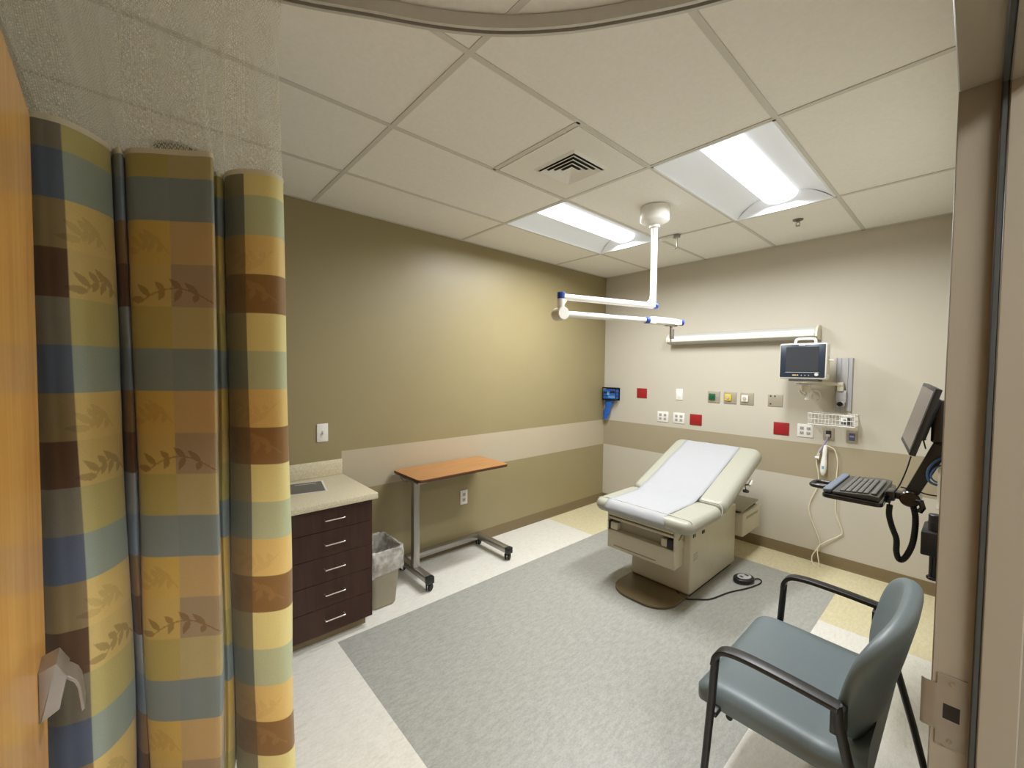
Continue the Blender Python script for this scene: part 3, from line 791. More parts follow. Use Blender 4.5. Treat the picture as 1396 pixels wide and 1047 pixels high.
# ------------------------------------------------------------------ overbed table
t = thing('overbed_table', 'wood topped overbed table on a chrome wheeled base by the olive wall', 'table', (.26, -2.33, 0))
ZT = .806
b = B(); b.prism([(x, y, ZT - .003) for x, y in rr(.228, -2.36, .415, .845, .035, 8)], (0, 0, .003)); fin('tabletop', b, M['maple'], parent=t)
b = B(); b.prism([(x, y, ZT - .022) for x, y in rr(.228, -2.36, .419, .849, .037, 8)], (0, 0, .0195), .002, 2); fin('edge_band', b, M['tedge'], parent=t)
b = B(); b.box((.237, -2.742, .10), (.285, -2.692, .775), .004, 2); fin('post', b, M['steel'], parent=t)
b = B(); b.box((.10, -2.75, .755), (.36, -2.68, .782), .003, 2); b.box((.13, -2.7, .760), (.33, -2.05, .782), .003, 2); b.tube([(.09, -2.755, .76), (.16, -2.765, .745), (.22, -2.752, .75)], .004, 8); fin('support_frame', b, M['steel'], parent=t)
b = B(); b.box((.03, -2.745, .062), (.455, -2.690, .108), .004, 2); b.box((.035, -2.69, .062), (.085, -1.99, .108), .004, 2); b.box((.03, -1.99, .062), (.455, -1.935, .108), .004, 2); fin('base_frame', b, M['steel'], parent=t)
for yc in (-2.7175, -1.9625):
    b = B(); b.box((.453, yc - .0285, .060), (.492, yc + .0285, .110), .004, 2); fin('end_cap', b, M['black'], parent=t)
for xc, yc in ((.462, -2.7175), (.462, -1.9625), (.055, -2.7175), (.055, -1.9625)):
    b = B(); 
    for s in (-1, 1): b.cyl((xc - .004 + s * .006 - .006, yc + s * .006, .027), (xc - .004 + s * .016 , yc + s * .014, .027), .027, n=24, bev=.003)
    b.cyl((xc, yc, .04), (xc, yc, .064), .012, n=14); fin('caster', b, M['rubber'], parent=t)

# ------------------------------------------------------------------ exam table
t = thing('exam_table', 'cream vinyl power exam table with raised back and white paper sheet', 'exam table', (1.5, -1.0, 0))
b = B(); b.prism([(x, y, .002) for x, y in rr(1.505, -1.47, .455, .49, .17, 10)], (0, 0, .018), .006, 2); fin('floor_plate', b, M['foot'], parent=t)
b = B(); b.box((1.300, -1.36, .0), (1.73, -.62, .03)); fin('plinth', b, M['slot'], parent=t)
b = B(); b.box((1.282, -1.392, .022), (1.746, -.575, .512), .012, 3); fin('body', b, M['taupe_pl'], parent=t)
# front step/drawer box with recess
bx0, bx1, by0, by1, bz0, bz1 = 1.145, 1.697, -1.525, -1.33, .220, .515
b = B(); b.box((bx0, by0, bz0), (bx1, by1, .360), .010, 3); b.box((bx0, by0 + .002, .35), (bx0 + .012, by1, bz1), .004, 2); b.box((bx1 - .012, by0 + .002, .35), (bx1, by1, bz1), .004, 2); b.box((bx0 + .01, -1.42, .35), (bx1 - .01, by1, .51)); 
fr0 = fin('step_drawer', b, M['taupe_pl'], parent=t)
b = B(); b.box((bx0 + .06, by0 - .003, .244), (bx1 - .14, by0 + .004, .252), .002, 2); fin('finger_groove', b, M['taupe_dk'], parent=fr0)
b = B(); b.box((bx0 + .012, by0 + .001, .446), (bx1 - .012, -1.42, .466), .004, 2); b.box((bx0 + .012, by0 - .001, .476), (bx1 - .012, -1.42, .497), .004, 2); fin('pull_out_tray', b, M['taupe_pl'], parent=t)
b = B(); b.box((bx0 + .013, by0 + .02, .440), (bx1 - .013, -1.415, .512)); fin('tray_gap', b, M['slot'], parent=t)
b = B(); b.box((bx0 + .013, by0 + .05, .358), (bx1 - .013, -1.41, .45)); fin('recess', b, M['taupe_dk'], parent=t)
for xc in (bx0 + .055, bx1 - .075):
    b = B(); b.box((xc - .032, by0 + .008, .366), (xc + .032, by0 + .06, .422), .006, 2); st = fin('stirrup', b, M['taupe_pl'], parent=t)
    q = 1 if xc > 1.4 else -1
    b = B(); b.box((xc + q * .028 - .014, by0 + .003, .364), (xc + q * .028 + .026 * q + .004, by0 + .05, .428), .004, 2); fin('clamp', b, M['slot'] if q > 0 else M['dgray'], parent=st)
# right-hand details on the body
b = B(); b.box((1.744, -1.214, .418), (1.7495, -1.170, .441), .002, 2); fin('power_switch', b, M['black'], parent=t)
b = B()
for y in (-1.352, -1.328): b.box((1.744, y - .006, .425), (1.7485, y + .006, .450), .001, 1)
fin('socket', b, M['slot'], parent=t)
b = B()
for k in range(4): b.box((1.7455, -1.345, .300 - k * .014), (1.7468, -1.27 - .01 * (k % 2), .304 - k * .014))
fin('rating_label', b, M['taupe_dk'], parent=t)
b = B(); b.tube(cr([(1.6975, -1.47, .425), (1.701, -1.46, .43), (1.702, -1.43, .45), (1.702, -1.40, .452), (1.7, -1.398, .40)], 5), .0035, 8); fin('catch', b, M['taupe_dk'], parent=t)
# rear roll holder
b = B(); b.box((1.28, -.565, .235), (1.802, -.15, .430), .014, 3); rb = fin('rear_bin', b, M['taupe_pl'], parent=t)
b = B(); b.box((1.799, -.50, .375), (1.8045, -.24, .395), .002, 2); fin('grip_slot', b, M['taupe_dk'], parent=rb)
b = B(); b.box((1.26, -.58, .458), (1.795, -.20, .472), .004, 2, mtx=Matrix.Translation((0, -.39, .465)) @ Matrix.Rotation(.05, 4, 'X') @ Matrix.Translation((0, .39, -.465))); fin('tray_flap', b, M['taupe_dk'], parent=rb)
b = B(); b.box((1.30, -.55, .428), (1.77, -.20, .459)); fin('tray_gap', b, M['slot'], parent=rb)
# support under the backrest
b = B(); b.box((1.30, -1.05, .50), (1.70, -.62, .56), .01, 2); b.prism([(1.38, -1.0, .52), (1.38, -.60, .52), (1.38, -.55, .74), (1.38, -.66, .70)], (.03, 0, 0)); b.prism([(1.60, -1.0, .52), (1.60, -.60, .52), (1.60, -.55, .74), (1.60, -.66, .70)], (.03, 0, 0)); fin('back_support', b, M['taupe_dk'], parent=t)
# seat cushion
def cushion(w, l, th, rc, bev, mtx, x0=1.4975):
    b = B(); b.prism([(x, y, 0) for x, y in rr(0, 0, w, l, rc, 8)], (0, 0, th), bev, 6, mtx=mtx); return b
MS = Matrix.Translation((1.4975, -1.418, .544))
b = cushion(.75, .535, .092, .07, .044, MS); seat = fin('seat_cushion', b, M['vinyl'], parent=t, angle=60)
b = B(); b.tube([(1.135, -1.63, .628), (1.145, -1.625, .634), (1.16, -1.622, .6375), (1.835, -1.622, .6375), (1.85, -1.625, .634), (1.86, -1.63, .626)], .0028, 8); fin('piping', b, M['vinyl'], parent=seat)
TH = math.radians(22.0); BL = .87
hinge = V((1.4975, -1.175, .640))
MB_ = Matrix.Translation(hinge) @ Matrix.Rotation(TH, 4, 'X') @ Matrix.Translation((0, BL / 2, -.112))
b = cushion(.75, BL, .112, .075, .052, MB_); bk = fin('back_cushion', b, M['vinyl'], parent=t, angle=60)
b = B(); b.tube(cr([(1.868, -1.20, .575), (1.872, -1.185, .60), (1.862, -1.17, .632), (1.84, -1.16, .648)], 5), .004, 8); b.tube([(1.84, -1.16, .648), (1.16, -1.16, .648)], .003, 8); fin('piping', b, M['vinyl'], parent=bk)
# paper strip
def roll_xy(): pass
def P3(y_, z_): return V((0, y_, z_))
pr = []
for a in range(0, 8):      # front roll of the seat
    th = -PI / 2 * 1.02 + (PI / 2) * a / 7 * 1.0
    pass
front = [(-1.655, .554), (-1.677, .564), (-1.6895, .580), (-1.688, .598), (-1.674, .621), (-1.652, .6345), (-1.62, .6385), (-1.55, .6385), (-1.40, .638), (-1.26, .638)]
ct, st_ = math.cos(TH), math.sin(TH)
def bkp(s, h): return (hinge.y + s * ct - h * st_, hinge.z + s * st_ + h * ct)
backp = [(-1.205, .646), bkp(.03, .012)] + [bkp(s, .003 + .0015 * math.sin(s * 16)) for s in (.08, .16, .25, .35, .45, .55, .65, .74, .80)] + [bkp(.835, -.004), bkp(.862, -.022), bkp(.874, -.05), bkp(.872, -.085)]
prof = [(y, z) for y, z in front + backp]
pc = cr([(0, y, z) for y, z in prof], 5)
b = B(); rows = []
for i, p in enumerate(pc):
    f = i / len(pc); xl = 1.228 + .004 * math.sin(f * 9); xr = 1.700 + .006 * math.sin(f * 7 + 2)
    rows.append([V((xl + (xr - xl) * k / 14, p.y, p.z + .0012 * math.sin(k * 1.3 + f * 30) * (1 if 3 < i < len(pc) - 8 else .3))) for k in range(15)])
b.grid(rows)
pp = fin('paper_sheet', b, M['paper'], parent=t, angle=80)
md = pp.modifiers.new('thick', 'SOLIDIFY'); md.thickness = .0012; md.offset = 1
b = B(); b.box((1.20, -1.6235, .640), (1.73, -1.6165, .6425), .001, 1); fin('paper_strap', b, M['outgray'], parent=t)
# release lever and knob under the back
b = B(); b.box((-.012, -.03, -.014), (.012, .03, .014), .010, 4, mtx=Matrix.Translation((1.865, -.62, .712)) @ Matrix.Rotation(.5, 4, 'X')); fin('release_lever', b, M['whitepl'], parent=t)
b = B(); b.tube([(1.80, -.66, .69), (1.858, -.63, .70)], .006, 8); b.lathe([(0, .012), (.02, .012), (.024, .004), (.02, -.006), (0, -.008)], (1.845, -.66, .648), 20); b.tube([(1.845, -.66, .655), (1.835, -.66, .71)], .004, 8); fin('knob', b, M['dgray'], parent=t)

# foot pedal with its cord
t = thing('foot_pedal', 'black oval foot pedal with a cord on the floor by the exam table', 'foot pedal', (1.905, -.83, 0))
R_ = Matrix.Translation((1.905, -.83, 0)) @ Matrix.Rotation(-.35, 4, 'Z')
b = B(); b.prism([(.062 * math.cos(a) * 1.0, .085 * math.sin(a), .003) for a in [2 * PI * k / 36 for k in range(36)]], (0, 0, .034), .012, 4, mtx=R_); fin('housing', b, M['black'], parent=t)
b = B(); b.prism([(.040 * math.cos(a) + .004, .058 * math.sin(a), .037) for a in [2 * PI * k / 30 for k in range(30)]], (0, 0, .007), .003, 2, mtx=R_); fin('button_panel', b, M['alum'], parent=t)
for s in (-1, 1):
    b = B(); b.box((-.012, s * .028 - .010, .0438), (.016, s * .028 + .010, .0455), .001, 1, mtx=R_); fin('button', b, M['dgray'], parent=t)
b = B(); b.tube(cr([(1.95, -.76, .012), (1.972, -.715, .008), (1.998, -.735, .006), (2.0, -.80, .006), (1.965, -.93, .006), (1.90, -1.09, .006), (1.85, -1.28, .006), (1.79, -1.36, .006), (1.72, -1.42, .006), (1.66, -1.40, .024)], 8), .0045, 8); fin('cord', b, M['rubber'], parent=t)

# ------------------------------------------------------------------ ceiling boom
bx, by = 1.530, -1.59
t = thing('ceiling_boom', 'white jointed ceiling boom arm with blue joints above the exam table', 'boom arm', (bx, by, H))
b = B(); b.lathe([(0, .0), (.096, 0), (.096, -.088), (.088, -.098), (.052, -.118), (.036, -.122), (.036, -.136), (.026, -.138), (0, -.138)], (bx, by, H), 40); fin('canopy', b, M['white'], parent=t)
Z1 = 2.052
b = B(); b.cyl((bx, by, H - .13), (bx, by, Z1 - .01), .0215, n=24); fin('post', b, M['white'], parent=t)
e1 = V((1.315, -2.30, Z1)); p1 = V((bx, by, Z1)); d1 = (e1 - p1).normalized()
b = B(); b.tube([p1 + V((0, 0, .07)), p1 + d1 * .012 + V((0, 0, .028)), p1 + d1 * .05], .0205, 20); b.cyl(p1 - d1 * .0, e1, .021, .019, n=24); b.tube([e1 - d1 * .045, e1 - V((0, 0, .045)) - d1 * .004], [.012, .016], 14); fin('upper_arm', b, M['white'], parent=t)
b = B(); b.cyl(p1 - d1 * .034, p1 - d1 * .0, .0225, n=24, bev=.004); fin('joint_cap', b, M['blue'], parent=t)
b = B(); b.cyl(e1 + V((0, 0, .028)), e1 + V((0, 0, -.012)), .0235, n=24, bev=.003); fin('joint_cap', b, M['blue'], parent=t)
hb = V((1.312, -2.298, 1.948))
b = B(); b.cyl(e1 - V((0, 0, .012)), hb, .0225, .021, n=24); fin('drop_tube', b, M['white'], parent=t)
e2 = V((1.612, -1.323, 1.950)); d2 = (e2 - hb).normalized(); nx2 = V((d2.y, -d2.x, 0)).normalized()
b = B(); b.cyl(hb - nx2 * .050, hb + nx2 * .036, .040, n=32, bev=.003); fin('hub', b, M['ivory'], parent=t)
b = B(); b.cyl(hb + nx2 * .0362, hb + nx2 * .039, .037, n=32); fin('hub_cover', b, M['white'], parent=t)
j2 = V((1.482, -1.629, 1.950)); j2 = hb + d2 * (j2 - hb).dot(d2)
b = B(); b.cyl(hb + d2 * .02, hb + d2 * .36, .0195, n=20); b.cyl(hb + d2 * .36, j2, .0175, n=20); fin('spring_arm', b, M['white'], parent=t)
b = B(); b.cyl(j2 - d2 * .016, j2 + d2 * .016, .0235, n=24, bev=.003); fin('joint_cap', b, M['blue'], parent=t)
RM = Matrix((( d2.x, nx2.x, 0, j2.x), (d2.y, nx2.y, 0, j2.y), (0, 0, 1, j2.z), (0, 0, 0, 1)))
Lh = (e2 - j2).length
b = B(); b.prism([(.016, 0, -.020), (.016, 0, .022), (.05, 0, .026), (Lh * .7, 0, .024), (Lh - .02, 0, .016), (Lh - .02, 0, -.018), (Lh * .6, 0, -.026), (.06, 0, -.026)], (0, .04, 0), .006, 3, mtx=RM @ Matrix.Translation((0, -.02, 0))); hd2 = fin('end_housing', b, M['white'], parent=t)
b = B(); b.box((.07, -.024, -.019), (Lh * .72, .024, -.012), .002, 2, mtx=RM); fin('trim_strip', b, M['outgray'], parent=hd2)
b = B(); b.cyl(j2 + d2 * (Lh - .028), j2 + d2 * (Lh + .004), .0215, n=24, bev=.004); fin('joint_cap', b, M['blue'], parent=t)
hp = j2 + d2 * (Lh * .68) - V((0, 0, .02))
b = B(); b.box((-.05, -.012, -.012), (.05, .012, 0), .003, 2, mtx=Matrix.Translation(hp) @ RM.to_3x3().to_4x4()); b.cyl(hp, hp - V((0, 0, .05)), .009, n=14); b.cyl(hp - V((0, 0, .05)), hp - V((0, 0, .125)), .006, .004, n=12); b.box((-.006, -.01, -.10), (.022, .01, -.03), .003, 2, mtx=Matrix.Translation(hp) @ RM.to_3x3().to_4x4()); fin('mounting_stub', b, M['steel'], parent=t)

# ------------------------------------------------------------------ back wall things
def plate(name, x0, x1, z0, z1, m, label, cat, group=None, t_=.006, parent=None):
    b = B(); b.box((x0, -t_, z0), (x1, -.0003, z1), .002, 2)
    return fin(name, b, m, origin=((x0 + x1) / 2, 0, (z0 + z1) / 2), label=label, category=cat, **({'group': group} if group else {}))
plate('wall_plate', .452, .578, 1.292, 1.402, M['red'], 'square red wall plate high up, between the blue bags and white switch', 'wall plate', 'red square plates on the back wall')
plate('wall_plate', 1.074, 1.196, 1.049, 1.160, M['red'], 'square red wall plate just right of two white outlets above the stripe', 'wall plate', 'red square plates on the back wall')
plate('wall_plate', 1.838, 1.958, 1.045, 1.155, M['red'], 'square red wall plate right of the exam table, beside the four-socket outlet', 'wall plate', 'red square plates on the back wall')
# rocker switch
t = thing('rocker_switch', 'narrow white rocker switch on the back wall between red and green plates', 'switch', (.953, 0, 1.355))
b = B(); b.box((.917, -.006, 1.297), (.992, -.0003, 1.413), .002, 2); fin('cover_plate', b, M['whitepl'], parent=t)
b = B(); b.box((.937, -.009, 1.323), (.972, -.0055, 1.387), .0015, 2); fin('rocker', b, M['white'], parent=t)
def outlet(x0, x1, z0, z1, label, quad=True, group='white power outlets on the back wall'):
    t = thing('power_outlet', label, 'outlet', ((x0 + x1) / 2, 0, (z0 + z1) / 2), group)
    b = B(); b.box((x0, -.006, z0), (x1, -.0003, z1), .002, 2); fin('cover_plate', b, M['whitepl'], parent=t)
    xc = [x0 + (x1 - x0) * .29, x0 + (x1 - x0) * .71] if quad else [(x0 + x1) / 2]
    for x in xc:
        for z in (z0 + (z1 - z0) * .32, z0 + (z1 - z0) * .68):
            b = B(); b.mi = 0; b.box((x - .015, -.0085, z - .014), (x + .015, -.0055, z + .014), .004, 2)
            b.mi = 1
            for s in (-1, 1): b.box((x + s * .006 - .0015, -.0092, z - .004), (x + s * .006 + .0015, -.0084, z + .007))
            b.box((x - .002, -.0092, z - .011), (x + .002, -.0084, z - .007))
            fin('socket', b, [M['outgray'], M['slot']], parent=t)
    return t
outlet(.712, .838, 1.047, 1.161, 'white four-socket outlet, leftmost of the pair over the stripe')
outlet(.893, 1.017, 1.049, 1.161, 'white four-socket outlet, between its twin and the red plate')
outlet(2.019, 2.135, 1.047, 1.159, 'white four-socket outlet beside the rightmost red plate, below the monitor')
# medical gas outlets
def gas(x0, x1, m, label):
    t = thing('gas_outlet', label, 'gas outlet', ((x0 + x1) / 2, 0, 1.35), 'square medical gas outlets on the back wall')
    b = B(); b.box((x0, -.007, 1.293), (x1, -.0003, 1.405), .002, 2); fin('cover_plate', b, M['gplate'], parent=t)
    xc = x0 + .042; b = B(); b.box((xc - .03, -.020, 1.318), (xc + .03, -.006, 1.382), .006, 3); fc = fin('faceplate', b, m, parent=t)
    b = B(); b.cyl((xc, -.019, 1.352), (xc, -.026, 1.352), .016, n=20, bev=.002); b.box((xc - .012, -.022, 1.322), (xc + .012, -.019, 1.330)); fin('port', b, m if m is M['green'] else M['outgray'], parent=fc)
    
gas(1.252, 1.366, M['green'], 'green faced medical gas outlet on the back wall')
gas(1.403, 1.518, M['yellow'], 'yellow faced medical gas outlet on the back wall')
gas(1.553, 1.668, M['offw'], 'off-white faced medical gas outlet next to the yellow one')
t = thing('data_plate', 'brushed grey wall plate with small jacks, left of the patient monitor', 'wall plate', (1.843, 0, 1.348))
b = B(); b.box((1.786, -.006, 1.293), (1.902, .0004, 1.403), .002, 2); fin('cover_plate', b, M['gplate'], parent=t)
for x, z in ((1.808, 1.385), (1.842, 1.385), (1.808, 1.315)):
    b = B(); b.box((x - .006, -.0075, z - .006), (x + .006, -.0058, z + .006)); fin('jack', b, M['slot'], parent=t)
t = thing('data_outlet', 'grey wall plate with strapped connectors directly below the wire basket', 'outlet', (2.240, 0, 1.093))
b = B(); b.box((2.203, -.006, 1.042), (2.278, -.0003, 1.145), .002, 2); fin('cover_plate', b, M['gplate'], parent=t)
b = B(); b.box((2.222, -.009, 1.066), (2.258, -.0055, 1.122), .001, 1); fin('socket', b, M['slot'], parent=t)
b = B(); b.box((2.226, -.038, 1.070), (2.254, -.009, 1.092), .003, 2); fin('plug', b, M['outgray'], parent=t)
t = thing('blue_switch', 'grey wall plate with a blue centre, lower right of the wire basket', 'switch', (2.391, 0, 1.09))
b = B(); b.box((2.356, -.006, 1.038), (2.427, -.0003, 1.140), .002, 2); fin('cover_plate', b, M['gplate'], parent=t)
b = B(); b.box((2.372, -.009, 1.058), (2.411, -.0055, 1.118), .001, 1); fin('button', b, mat('blue_button', (80, 92, 140), rough=.4, noise=.03), parent=t)
b = B(); b.box((2.378, -.0105, 1.086), (2.405, -.0088, 1.098)); fin('symbol', b, M['outgray'], parent=t)

# overbed wall light
t = thing('wall_light', 'long white over-bed wall light, switched off, on the back wall', 'wall light', (1.5, 0, 1.88))
LX0, LX1 = .862, 2.148
prof = [(-.0005, 1.878), (-.085, 1.884), (-.118, 1.902), (-.122, 1.925), (-.108, 1.958), (-.070, 1.985), (-.0005, 1.990)]
b = B(); b.prism([(LX0, y, z) for y, z in prof], (LX1 - LX0, 0, 0), .003, 1); fin('housing', b, M['housing'], parent=t)
b = B(); prof2 = [(-.001, 1.874), (-.10, 1.880), (-.128, 1.900), (-.130, 1.928), (-.112, 1.964), (-.072, 1.992), (-.001, 1.997)]
b.prism([(LX1, y, z) for y, z in prof2], (.016, 0, 0), .004, 2); fin('end_cap', b, M['ivory'], parent=t); b = B(); b.prism([(LX0 - .012, y, z) for y, z in prof], (.014, 0, 0), .002, 2); fin('end_cap', b, M['ivory'], parent=t)
b = B(); b.prism([(LX0 + .01, y, z) for y, z in [(-.119, 1.906), (-.1245, 1.924), (-.111, 1.954), (-.104, 1.950)]], (LX1 - LX0 - .02, 0, 0)); fin('front_lens', b, M['whitepl'], parent=t)
b = B(); b.prism([(LX0 + .02, y, z) for y, z in [(-.02, 1.880), (-.082, 1.8845), (-.082, 1.8815), (-.02, 1.877)]], (LX1 - LX0 - .04, 0, 0)); fin('lower_lens', b, M['outgray'], parent=t)

# glove/bag dispenser in the corner
t = thing('bag_dispenser', 'black wire holder with a blue box and blue bags hanging in the corner', 'dispenser', (.13, -.04, 1.3))
GX0, GX1, GY = .034, .222, -.082
b = B()
for z in (1.250, 1.392):
    b.tube([(GX0, -.003, z), (GX0, GY, z), (GX1, GY, z), (GX1, -.003, z)], .005, 8)
for z in (1.300, 1.345): b.tube([(GX0, -.003, z), (GX0, GY, z), (GX1, GY, z), (GX1, -.003, z)], .0022, 6)
for x in (GX0, GX1): b.tube([(x, GY, 1.250), (x, GY, 1.392)], .004, 8); b.tube([(x, -.004, 1.250), (x, -.004, 1.392)], .004, 8)
b.box((GX0, GY - .004, 1.384), (GX1, GY + .002, 1.400), .002, 1); b.box((GX0, GY - .004, 1.242), (GX1, GY + .002, 1.262), .002, 1)
b.box((GX0, -.006, 1.245), (GX1, -.001, 1.397), .002, 1); fin('wire_holder', b, M['blackg'], parent=t)
t = thing('glove_box', 'blue printed box held in the black wire holder', 'box', (.13, -.045, 1.258))
b = B(); b.box((GX0 + .008, GY + .008, 1.262), (GX1 - .008, -.010, 1.376), .002, 1); fin('carton', b, M['bluegl'], parent=t)
b = B(); b.box((GX0 + .075, GY + .0065, 1.278), (GX1 - .014, GY + .0085, 1.306)); b.box((GX0 + .06, GY + .0065, 1.306), (GX0 + .09, GY + .0085, 1.350)); fin('printed_panel', b, M['lblue'], parent=t)
b = B(); b.box((GX0 + .015, GY + .0065, 1.322), (GX0 + .055, GY + .0085, 1.345)); fin('dark_panel', b, M['navy'], parent=t); b = B(); b.box((GX0 + .10, GY + .0065, 1.33), (GX1 - .02, GY + .0085, 1.362)); fin('dark_panel', b, M['navy'], parent=t)
b = B(); rows = []
for k in range(13):
    f = k / 12; z = 1.244 - .232 * f; cx = .112 - .060 * f; hw = .052 * (1 - .35 * f) + .006 * math.sin(k)
    rows.append([V((cx + hw * math.cos(a), -.048 + (.022 - .006 * f) * math.sin(a) + .004 * math.sin(3 * a + k), z)) for a in [2 * PI * j / 20 for j in range(21)]])
b.grid(rows); b.bm.faces.new([b.bm.verts.new(p) for p in rows[-1][:-1]]); b.bm.faces.new([b.bm.verts.new(p) for p in rows[0][:-1]])
bg = fin('hanging_bag', b, M['bluegl'], origin=(.1, -.048, 1.02), label='bundle of blue bags hanging down below the black wire holder', category='bag', angle=70)

# patient monitor on wall channel
t = thing('wall_channel', 'vertical aluminium mounting channel on the back wall, behind the patient monitor', 'mounting rail', (2.325, 0, 1.3))
b = B(); b.box((2.268, -.012, 1.292), (2.384, -.0003, 1.722), .001, 1)
for x in (2.272, 2.300, 2.346, 2.374): b.box((x, -.022, 1.292), (x + .007, -.011, 1.722), .001, 1)
fin('channel', b, M['alum'], parent=t)
b = B(); b.box((2.285, -.055, 1.36), (2.352, -.022, 1.46), .006, 2); b.box((2.298, -.075, 1.33), (2.345, -.022, 1.372), .006, 2); fin('clamp', b, M['alum'], parent=t)
b = B(); b.cyl((2.322, -.074, 1.352), (2.322, -.104, 1.352), .019, n=18, bev=.003); fin('knob', b, M['blackg'], parent=t)
b = B(); b.box((2.295, -.075, 1.455), (2.335, -.02, 1.525), .005, 2); b.box((2.06, -.085, 1.497), (2.335, -.055, 1.522), .006, 2)
b.prism([(2.10, -.07, 1.497), (2.05, -.22, 1.50), (2.10, -.30, 1.50), (2.16, -.30, 1.50), (2.17, -.20, 1.497), (2.15, -.07, 1.497)], (0, 0, .014), .003, 2); b.cyl((2.115, -.19, 1.44), (2.115, -.19, 1.51), .030, n=22, bev=.004); fin('swing_arm', b, M['ivory'], parent=t)
t = thing('patient_monitor', 'white patient monitor with dark screen and carry handle on a swing arm', 'monitor', (2.13, -.28, 1.52))
YM = -.35
MR = Matrix.Translation((2.120, YM, 1.69)) @ Matrix.Rotation(.01, 4, 'Z') @ Matrix.Rotation(-.03, 4, 'X')
b = B(); b.box((-.158, .0, -.142), (.156, .125, .142), .014, 3, mtx=MR); b.box((-.10, .10, -.11), (.12, .16, .11), .02, 3, mtx=MR); mon = fin('casing', b, M['white'], parent=t)
b = B(); b.box((-.151, -.006, -.128), (.148, .004, .132), .005, 2, mtx=MR); bz = fin('bezel', b, M['navy'], parent=t)
b = B(); b.box((-.110, -.0075, -.080), (.108, -.005, .112), .001, 1, mtx=MR); fin('screen', b, M['screen'], parent=bz)
b = B(); b.box((-.112, -.0072, -.0895), (.112, -.0055, -.0865), mtx=MR); b.box((.020, -.0072, -.114), (.026, -.0055, -.108), mtx=MR); b.box((.044, -.0072, -.114), (.050, -.0055, -.108), mtx=MR); b.box((-.004, -.0072, -.114), (.002, -.0055, -.108), mtx=MR); fin('button_row', b, M['outgray'], parent=bz)
b = B(); b.box((-.062, -.0072, -.114), (-.036, -.0055, -.107), mtx=MR); b.box((-.032, -.0072, -.114), (-.022, -.0055, -.107), mtx=MR); fin('logo', b, M['amber'], parent=bz)
b = B(); b.cyl((.098, -.004, -.106), (.098, -.020, -.106), .013, n=24, bev=.003)
for v in b.bm.verts: v.co = MR @ v.co
fin('dial', b, M['dial'], parent=bz)
b = B(); b.tube([MR @ V(p) for p in cr([(-.062, .055, .135), (-.062, .055, .160), (-.050, .055, .178), (.0, .055, .182), (.060, .055, .178), (.072, .055, .160), (.072, .055, .135)], 5)], .0105, 12); fin('carry_handle', b, M['white'], parent=t)
b = B(); b.box((-.025, -.0085, .122), (.016, .002, .134), .002, 2, mtx=MR); fin('alarm_light', b, M['white'], parent=t)
b = B(); b.box((-.09, .01, -.158), (.11, .13, -.140), .003, 2, mtx=MR); fin('mount_plate', b, M['dgray'], parent=t)
b = B(); b.cyl((.150, .05, .01), (.192, .055, .006), .006, n=12, bev=.002); b.box((.145, .03, -.10), (.158, .09, .04), .003, 2)
for v in b.bm.verts: v.co = MR @ v.co if True else v.co
fin('side_connector', b, M['ivory'], parent=t)
# thermometer probe set under the arm
t = thing('probe_holder', 'small white probe holder with a curled lead below the patient monitor', 'probe holder', (2.12, -.12, 1.38))
b = B(); b.cyl((2.115, -.15, 1.375), (2.115, -.15, 1.452), .017, .014, n=18, bev=.003); fin('cup', b, M['white'], parent=t)
b = B(); b.tube(cr([(2.06, -.15, 1.445), (2.075, -.17, 1.43), (2.10, -.16, 1.405), (2.12, -.15, 1.38)], 6), .009, 10); fin('probe', b, M['ivory'], parent=t)
b = B(); b.tube(cr([(2.118, -.15, 1.44), (2.15, -.14, 1.455), (2.19, -.12, 1.44), (2.195, -.11, 1.39), (2.165, -.12, 1.37), (2.145, -.13, 1.39), (2.15, -.12, 1.43)], 6), .006, 8); fin('lead', b, M['ivory'], parent=t)
# wire basket
t = thing('wire_basket', 'white wire basket on the back wall below the patient monitor', 'basket', (2.28, -.08, 1.18))
b = B(); KX0, KX1, KY = 2.125, 2.425, -.145
for z, r in ((1.268, .0035), (1.225, .002), (1.180, .003)):
    b.tube([(KX0, -.004, z), (KX0, KY, z), (KX1, KY, z), (KX1, -.004, z), (KX0, -.004, z)], r, 8)
n = 13
for k in range(n + 1):
    x = KX0 + (KX1 - KX0) * k / n; b.tube([(x, KY, 1.268), (x, KY, 1.180), (x, -.004, 1.180), (x, -.004, 1.268)], .0012, 6)
for k in range(1, 6):
    y = KY + (-.004 - KY) * k / 6
    for x in (KX0, KX1): b.tube([(x, y, 1.268), (x, y, 1.180)], .0012, 6)
fin('wire_frame', b, M['white'], parent=t)
t = thing('folded_leaflet', 'black and white printed pack standing in the wire basket', 'leaflet', (2.385, -.10, 1.185))
b = B(); b.box((2.335, -.133, 1.186), (2.41, -.095, 1.262), .004, 2); fin('pack', b, M['whitepl'], parent=t)
b = B(); b.box((2.378, -.135, 1.192), (2.406, -.1325, 1.25)); b.box((2.342, -.135, 1.196), (2.372, -.1325, 1.215)); b.box((2.35, -.135, 1.225), (2.372, -.1325, 1.235)); fin('printed_panel', b, M['dgray'], parent=t)
